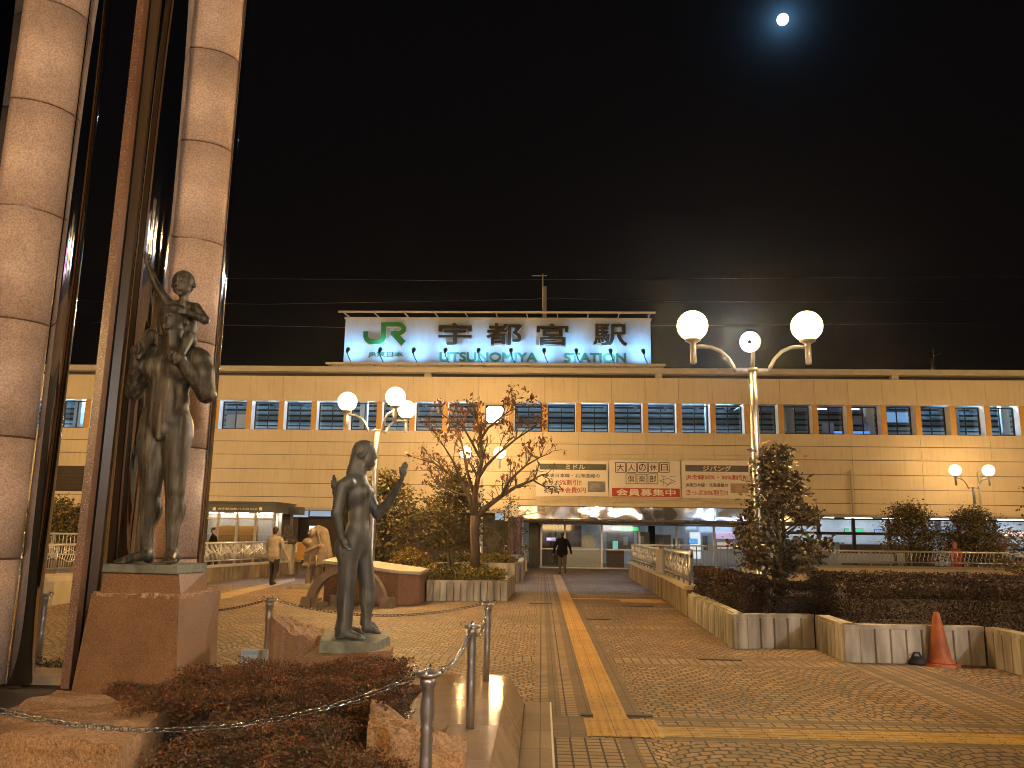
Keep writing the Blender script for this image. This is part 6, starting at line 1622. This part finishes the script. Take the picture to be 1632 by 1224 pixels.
# arms
B.cap(fj(236, 572, 0.02), fj(214, 622, 0.02), 18*k, 13.5*k, 0.03).ell(fj(224, 598, 0.0), (16*k, 16*k, 20*k), 0.02, ry=-0.4).cap(fj(214, 624, 0.0), fj(229, 588, -0.13), 13.5*k, 9.5*k, 0.02).cap(fj(229, 588, -0.13), fj(235, 570, -0.17), 9.5*k, 9*k, 0.015)
B.cap(fj(316, 573, 0.02), fj(327, 626, 0.03), 19*k, 15*k, 0.03).ell(fj(324, 596, 0.0), (17*k, 17*k, 22*k), 0.02).cap(fj(327, 628, 0.02), fj(312, 598, -0.11), 14.5*k, 10*k, 0.02).cap(fj(312, 598, -0.11), fj(303, 582, -0.17), 10*k, 8.5*k, 0.015)
B.ell(fj(236, 566, -0.185), (11*k, 9*k, 9*k), 0.012).ell(fj(301, 578, -0.185), (11*k, 9*k, 9*k), 0.012)
hand_fist(B, fj(236, 565, -0.205), np.array([0.75, -0.25, 0.1]), np.array([-0.1, 0, 0.98]), 9.0*k, 1)
hand_fist(B, fj(302, 577, -0.205), np.array([-0.75, -0.25, 0.1]), np.array([-0.1, 0, 0.98]), 9.0*k, 1)
# legs
B.ell(fj(247, 690, 0.05), (26*k, 26*k, 30*k), 0.05).ell(fj(280, 690, 0.05), (23*k, 26*k, 30*k), 0.05)
B.cap(fj(245, 700, 0.0), fj(240, 782, 0.0), 25.5*k, 15.5*k, 0.04).cap(fj(240, 778, 0.0), fj(231, 868, 0.02), 15.5*k, 9*k, 0.006).ell(fj(240, 812, 0.035), (14.5*k, 14*k, 28*k), 0.02).ell(fj(241, 779, -0.045), (9*k, 7*k, 11*k), 0.02)
B.cap(fj(281, 700, 0.0), fj(279, 782, 0.0), 22.5*k, 15*k, 0.04).cap(fj(279, 778, 0.0), fj(272, 872, 0.02), 15*k, 8.5*k, 0.006).ell(fj(278, 812, 0.035), (13.5*k, 14*k, 28*k), 0.02).ell(fj(280, 779, -0.045), (9*k, 7*k, 11*k), 0.02)
B.ell(fj(266, 690, -0.12), (13*k, 8*k, 10*k), 0.03).cap(fj(265.5, 695, -0.145), fj(265.5, 701, -0.155), 3.6*k, 3.4*k, 0.015).ell(fj(265.5, 702, -0.14), (5.5*k, 4*k, 4.5*k), 0.015)
for (ax_, ay_), (tx_, ty_) in (((231, 876), (211, 893)), ((272, 880), (285, 892))):
    a = fj(ax_, ay_, 0.03); e_ = fj(tx_, ty_, -0.16); B.cap(a, fj(ax_+1, 889, 0.06), 9*k, 9*k, 0.02).cap(fj(ax_, 884, 0.0), e_, 9.5*k, 7*k, 0.02, 0, (1, 1, 0.85))
    sx_ = np.array([1, 0, 0])
    for i in range(5): B.cap(e_+sx_*(i-2)*4.2*k, e_+sx_*(i-2)*4.6*k+np.array([0, -8*k+abs(i-1.5)*1.2*k, -2*k]), 3.0*k, 2.5*k, 0.005)
B.mesh('man', ['bronze'], t)
C = Sdf(0.0085)
C.ell(fj(281, 552, 0.12), (26*k, 24*k, 22*k), 0.03).ell(fj(284, 515, 0.115), (22*k, 18*k, 34*k), 0.03).cap(fj(265, 482, 0.09), fj(304, 487, 0.09), 9.5*k, 9.5*k, 0.03).cap(fj(286, 480, 0.08), fj(288, 466, 0.07), 8*k, 7.5*k, 0.02)
C.ell(fj(288, 447, 0.06), (18*k, 20*k, 20.5*k), 0.012).ell(fj(286.5, 458, 0.03), (13.5*k, 13*k, 12*k), 0.012).ell(fj(285.5, 468, 0.0), (5*k, 4*k, 3*k), 0.01).cap(fj(285, 450, -0.035), fj(284.5, 456, -0.048), 1.6*k, 2.4*k, 0.008)
C.cap(fj(281, 462.5, -0.033), fj(289.5, 462.5, -0.033), 1.5*k, 1.5*k, 0.005).cut(fj(280, 451, -0.043), (3.2*k, 2.6*k, 2*k), 0.008).cut(fj(291, 451, -0.043), (3.2*k, 2.6*k, 2*k), 0.008)
for x in (270.5, 305.5): C.ell(fj(x, 452, 0.06), (2.2*k, 4*k, 5*k), 0.005)
C.cap(fj(262, 480, 0.08), fj(246, 456, 0.06), 8.5*k, 7*k, 0.015).cap(fj(246, 456, 0.06), fj(234, 425, 0.03), 7*k, 4.8*k, 0.012).ell(fj(232.5, 415, 0.025), (6*k, 3.6*k, 7.5*k), 0.01)
for i, (x, y) in enumerate(((227.5, 403), (231, 400), (234.5, 400.5), (238, 404))): C.cap(fj(229.5+i*2, 411, 0.022), fj(x, y, 0.012), 1.9*k, 1.6*k, 0.003)
C.cap(fj(237, 418, 0.02), fj(241, 410, 0.005), 2*k, 1.6*k, 0.004)
C.cap(fj(306, 487, 0.08), fj(322, 507, 0.06), 8.5*k, 7.5*k, 0.015).cap(fj(322, 507, 0.06), fj(306, 502, -0.04), 7.2*k, 5*k, 0.012).ell(fj(302, 501, -0.06), (5.5*k, 4*k, 4.5*k), 0.01)
for i in range(4): C.cap(fj(300, 497+i*2.2, -0.075), fj(294-i*0.5, 495+i*2.8, -0.095), 1.7*k, 1.5*k, 0.003)
C.cap(fj(303, 497, -0.07), fj(298, 491, -0.08), 1.8*k, 1.5*k, 0.003)
C.cap(fj(266, 556, 0.10), fj(246, 537, -0.07), 13*k, 10*k, 0.02).cap(fj(246, 537, -0.07), fj(240, 567, -0.165), 9.5*k, 7*k, 0.015).cap(fj(240, 567, -0.165), fj(239, 578, -0.20), 6.5*k, 5*k, 0.012)
C.cap(fj(298, 556, 0.10), fj(307, 540, -0.07), 13*k, 10*k, 0.02).cap(fj(307, 540, -0.07), fj(302, 570, -0.165), 9.5*k, 7*k, 0.015).cap(fj(302, 570, -0.165), fj(297, 585, -0.20), 6.5*k, 5*k, 0.012)
C.mesh('child', ['bronze'], t)
rg = np.random.default_rng(3)
mb = MB(); c0 = [A_(163, 903, 6.36), A_(282, 906, 6.24), A_(330, 905, 6.75), A_(240, 902, 6.95)]
zt3 = fj(250, 897)[2]
mb.prism([tuple(p) for p in c0], zt2+0.003, zt3-0.005, inset=0.015); mb.build('base_slab', 'verdigris', t)

# ------------------------------------------------------------------ bronze women
YW0 = 6.42; KW = (at(575, 701, YW0)[2]-at(575, 1015, YW0)[2])/314.0
def woman(B, Y0, second=False, shx=0.0):
    k = KW
    def j(px, py, d=0.0): p = np.array(at(px, py, YW0)); p[1] = p[1]+d+(Y0-YW0); p[0] += shx; return p
    B.ell(j(583, 719), (16*k, 14.5*k, 18*k), 0.012).ell(j(588, 731), (10.5*k, 11.5*k, 14*k), 0.012).ell(j(592, 742), (4.5*k, 5.5*k, 3.6*k), 0.01)
    B.cap(j(597.3, 721), j(600, 730.5), 1.6*k, 2.4*k, 0.008).cap(j(597, 737, -0.018), j(597, 737, 0.018), 1.7*k, 1.7*k, 0.005).cap(j(596.4, 740, -0.015), j(596.4, 740, 0.015), 1.5*k, 1.5*k, 0.005)
    for s_ in (-1, 1): B.cut(j(597, 724, s_*0.035), (2.6*k, 4.5*k, 2.2*k), 0.008).ell(j(578.5, 728, s_*0.075), (4*k, 2.2*k, 5.5*k), 0.005)
    # hair
    B.ell(j(578.5, 716.5), (17*k, 15.5*k, 16*k), 0.008).cap(j(571, 722), j(563, 748), 11*k, 9*k, 0.02, 0, (1, 1.15, 1)).cap(j(563, 748), j(553, 776), 9*k, 4.5*k, 0.02, 0, (1, 1.4, 1)).cap(j(590, 708, -0.05), j(582, 728, -0.075), 3*k, 3*k, 0.01)
    B.cap(j(576, 742), j(572, 762), 10.5*k, 11*k, 0.02)
    B.cap(j(562, 771, -0.155), j(562, 771, 0.155), 11*k, 11*k, 0.04).ell(j(570, 787), (22*k, 30*k, 30*k), 0.04)
    for s_ in (-1, 1): B.ell(j(586.5, 784, s_*0.075), (8.5*k, 11*k, 10*k), 0.03)
    B.ell(j(573, 822), (16*k, 23*k, 30*k), 0.03).ell(j(567, 860), (18*k, 30*k, 28*k), 0.05).ell(j(575, 848), (13*k, 21*k, 22*k), 0.03)
    for s_ in (-1, 1): B.ell(j(554, 872, s_*0.075), (17*k, 17*k, 20*k), 0.03)
    # near leg, wrapped in a narrow hanging cloth
    B.cap(j(560, 880, -0.085), j(555, 940, -0.075), 17*k, 12.5*k, 0.05).cap(j(555, 940, -0.075), j(549, 1000, -0.07), 12.5*k, 8.5*k, 0.006).ell(j(552, 962, -0.07), (12.5*k, 13*k, 22*k), 0.02)
    B.cap(j(549, 1001, -0.07), j(545, 1010, -0.07), 10*k, 8*k, 0.015).cap(j(550, 1007, -0.07), j(577, 1013.5, -0.09), 9*k, 6.5*k, 0.02, 0, (1, 1.15, 0.9))
    for i in range(5): B.cap(j(578, 1014, -0.09+(i-2)*0.021), j(587-abs(i-1)*1.6, 1015.5, -0.09+(i-2)*0.022), 2.9*k, 2.3*k, 0.004)
    for px0, px1, d, r in ((567, 557, -0.135, 3.5), (562, 551, -0.15, 3.0), (572, 561, -0.11, 3.5)): B.cap(j(px0, 880, d), j(px1, 1003, d+0.03), r*k, r*k*1.1, 0.012)
    # far leg
    B.cap(j(572, 866, 0.075), j(583, 936, 0.085), 17*k, 12*k, 0.05).cap(j(583, 936, 0.085), j(581, 996, 0.085), 12.0*k, 6.5*k, 0.006).ell(j(583, 956, 0.085), (11.5*k, 12*k, 21*k), 0.02)
    B.cap(j(581, 996, 0.085), j(579, 1004, 0.085), 7.5*k, 6.5*k, 0.015).cap(j(581, 1002, 0.085), j(596, 1008, 0.09), 7.5*k, 5.5*k, 0.015, 0, (1, 1.2, 0.9))
    for i in range(5): B.cap(j(597, 1009, 0.09+(i-2)*0.02), j(604-abs(i-1), 1010.5, 0.09+(i-2)*0.021), 2.6*k, 2.1*k, 0.004)
    def hand(c, ax, n, back, L_=1.0):
        r = 7.2*k; B.ell(c, (r*0.9, r*0.75, r*1.15), 0.008)
        for i in range(4):
            o = n*(i-1.5)*3.1*k; q = (0.9, 1.05, 1.0, 0.82)[i]*L_
            m1 = c+o+ax*(12*k*q)+back*0.8*k; B.cap(c+o+ax*5*k, m1, 2.1*k, 1.9*k, 0.004).cap(m1, m1+ax*7*k*q+back*(2.2 if L_ > 0.9 else 5)*k, 1.9*k, 1.4*k, 0.003)
        B.cap(c-n*4.5*k, c-n*9*k+ax*7.5*k, 2.2*k, 1.7*k, 0.004)
    if not second:
        B.cap(j(553, 777, -0.17), j(547, 818, -0.20), 10.5*k, 8.2*k, 0.02).cap(j(547, 818, -0.20), j(553, 855, -0.185), 8*k, 5.2*k, 0.015)
        hand(j(558, 864, -0.185), np.array([0.62, 0, -0.78]), np.array([0.25, 0.94, 0.2]), np.array([0.4, 0, -0.3]), 0.7)
        B.cap(j(574, 778, 0.17), j(594, 818, 0.19), 10*k, 8.5*k, 0.02).cap(j(594, 818, 0.19), j(612, 803, 0.15), 8.5*k, 8*k, 0.015).cap(j(612, 803, 0.15), j(639, 762, 0.05), 8*k, 4.2*k, 0.015)
        hand(j(641, 752, 0.045), np.array([0.18, -0.03, 0.98]), np.array([0.75, 0.66, 0]), np.array([0.15, 0, 0.1]), 0.85)
    else:
        B.cap(j(553, 777, -0.17), j(556, 818, -0.16), 10*k, 8*k, 0.02).cap(j(556, 818, -0.16), j(541, 782, -0.14), 7.5*k, 4.8*k, 0.015)
        hand(j(540.5, 771, -0.14), np.array([-0.06, 0, 1.0]), np.array([0.35, 0.94, 0]), np.array([-0.1, 0, 0]), 0.9)
        B.cap(j(566, 778, 0.17), j(560, 818, 0.19), 9.5*k, 8*k, 0.02).cap(j(560, 818, 0.19), j(568, 856, 0.17), 8*k, 5*k, 0.015)
        hand(j(571, 865, 0.17), np.array([0.5, 0, -0.86]), np.array([0.25, 0.94, 0.2]), np.array([0.3, 0, -0.2]), 0.8)
p0 = at(575, 1016, YW0)
t = thing('women_statue', tuple(p0), 'bronze nude women with long hair, one raising her hand, on a low plinth', 'statue')
B = Sdf(0.008); woman(B, YW0); B.mesh('woman', ['bronze_green'], t)
B = Sdf(0.010); woman(B, YW0+0.38, True, -0.10); B.mesh('woman', ['bronze_green'], t)
ztw = at(575, 1017, YW0)[2]
pw = [A_(508, 1033, 6.2), A_(600, 1036, 6.15), A_(622, 1026, 6.6), A_(620, 1018, 6.95), A_(515, 1018, 6.95)]
mb = MB().prism(pw, ztw-0.085, ztw, inset=0.02); mb.build('base_slab', 'verdigris', t)

# ------------------------------------------------------------------ street behind the viewer (seen only in reflections)
emit('shop_window_white', (0.72, 0.82, 1.0), 0.22); emit('shop_window_warm', (1.0, 0.70, 0.38), 0.6)
for x0, x1, h, y, lb, cols in ((-26, -8, 13, -38, 'shop building with lit signs across the street, on the pillar side', ((0.9, 0.2, 0.45), (0.3, 0.6, 1.0))), (-4, 14, 17, -42, 'tall shop building with lit signs across the street behind the viewer', ((1.0, 0.62, 0.25), (1.0, 0.85, 0.7))), (18, 34, 12, -36, 'low shop building with lit signs across the street, on the planter side', ((0.5, 0.7, 1.0), (1, 0.6, 0.2)))):
    t = thing('shop_building', ((x0+x1)/2, y, 0), lb, 'building')
    MB().box(x0, x1, y-8, y, -0.02, h).build('wall', 'facade', t)
    xq = x0+0.4
    while xq < x1-2.2: MB().box(xq, xq+2.0, y+0.003, y+0.05, 0.4, 2.2).build('shop_window', 'shop_window_white', t); xq += 2.5
    rg = random.Random(int(x0)+50); i = 0
    for fl in range(1, int(h//3)):
        x = x0+0.8
        while x < x1-1.8:
            if rg.random() < 0.7: MB().box(x, x+1.3, y+0.003, y+0.05, fl*3, fl*3+1.7).build('window', rg.choice(['shop_window_white', 'shop_window_warm']), t)
            x += 2.0
    for i, c_ in enumerate(cols):
        sx_ = x0+2+i*(x1-x0)*0.5; MB().box(sx_, sx_+1.3, y+0.06, y+0.9, 2.5+i*2, 9+i*2).build('sign_panel', emit(f'shop_sign_light_{int(x0)+60}_{i}', c_, 6.0).name, t)
        MB().box(sx_+1.8, sx_+6.3, y+0.06, y+0.3, 2.2, 3.3).build('sign_panel', f'shop_sign_light_{int(x0)+60}_{i}', t)
bpy.data.objects.remove(_txo)
# ------------------------------------------------------------------ lamp glow from an added haze
mb = MB().box(-210, 210, -160, 260, -1.02, 18.5)
hz = mb.build('bloom_haze', 'wire'); hz['kind'] = 'stuff'
hm = bpy.data.materials.new('bloom_haze'); hm.use_nodes = True; hm.node_tree.nodes.clear()
ho = hm.node_tree.nodes.new('ShaderNodeOutputMaterial'); hv = hm.node_tree.nodes.new('ShaderNodeVolumePrincipled')
hv.inputs['Color'].default_value = (0.9, 0.9, 0.9, 1); hv.inputs['Density'].default_value = 0.0004; hv.inputs['Anisotropy'].default_value = 0.92
hm.node_tree.links.new(hv.outputs[0], ho.inputs['Volume']); hz.data.materials[0] = hm
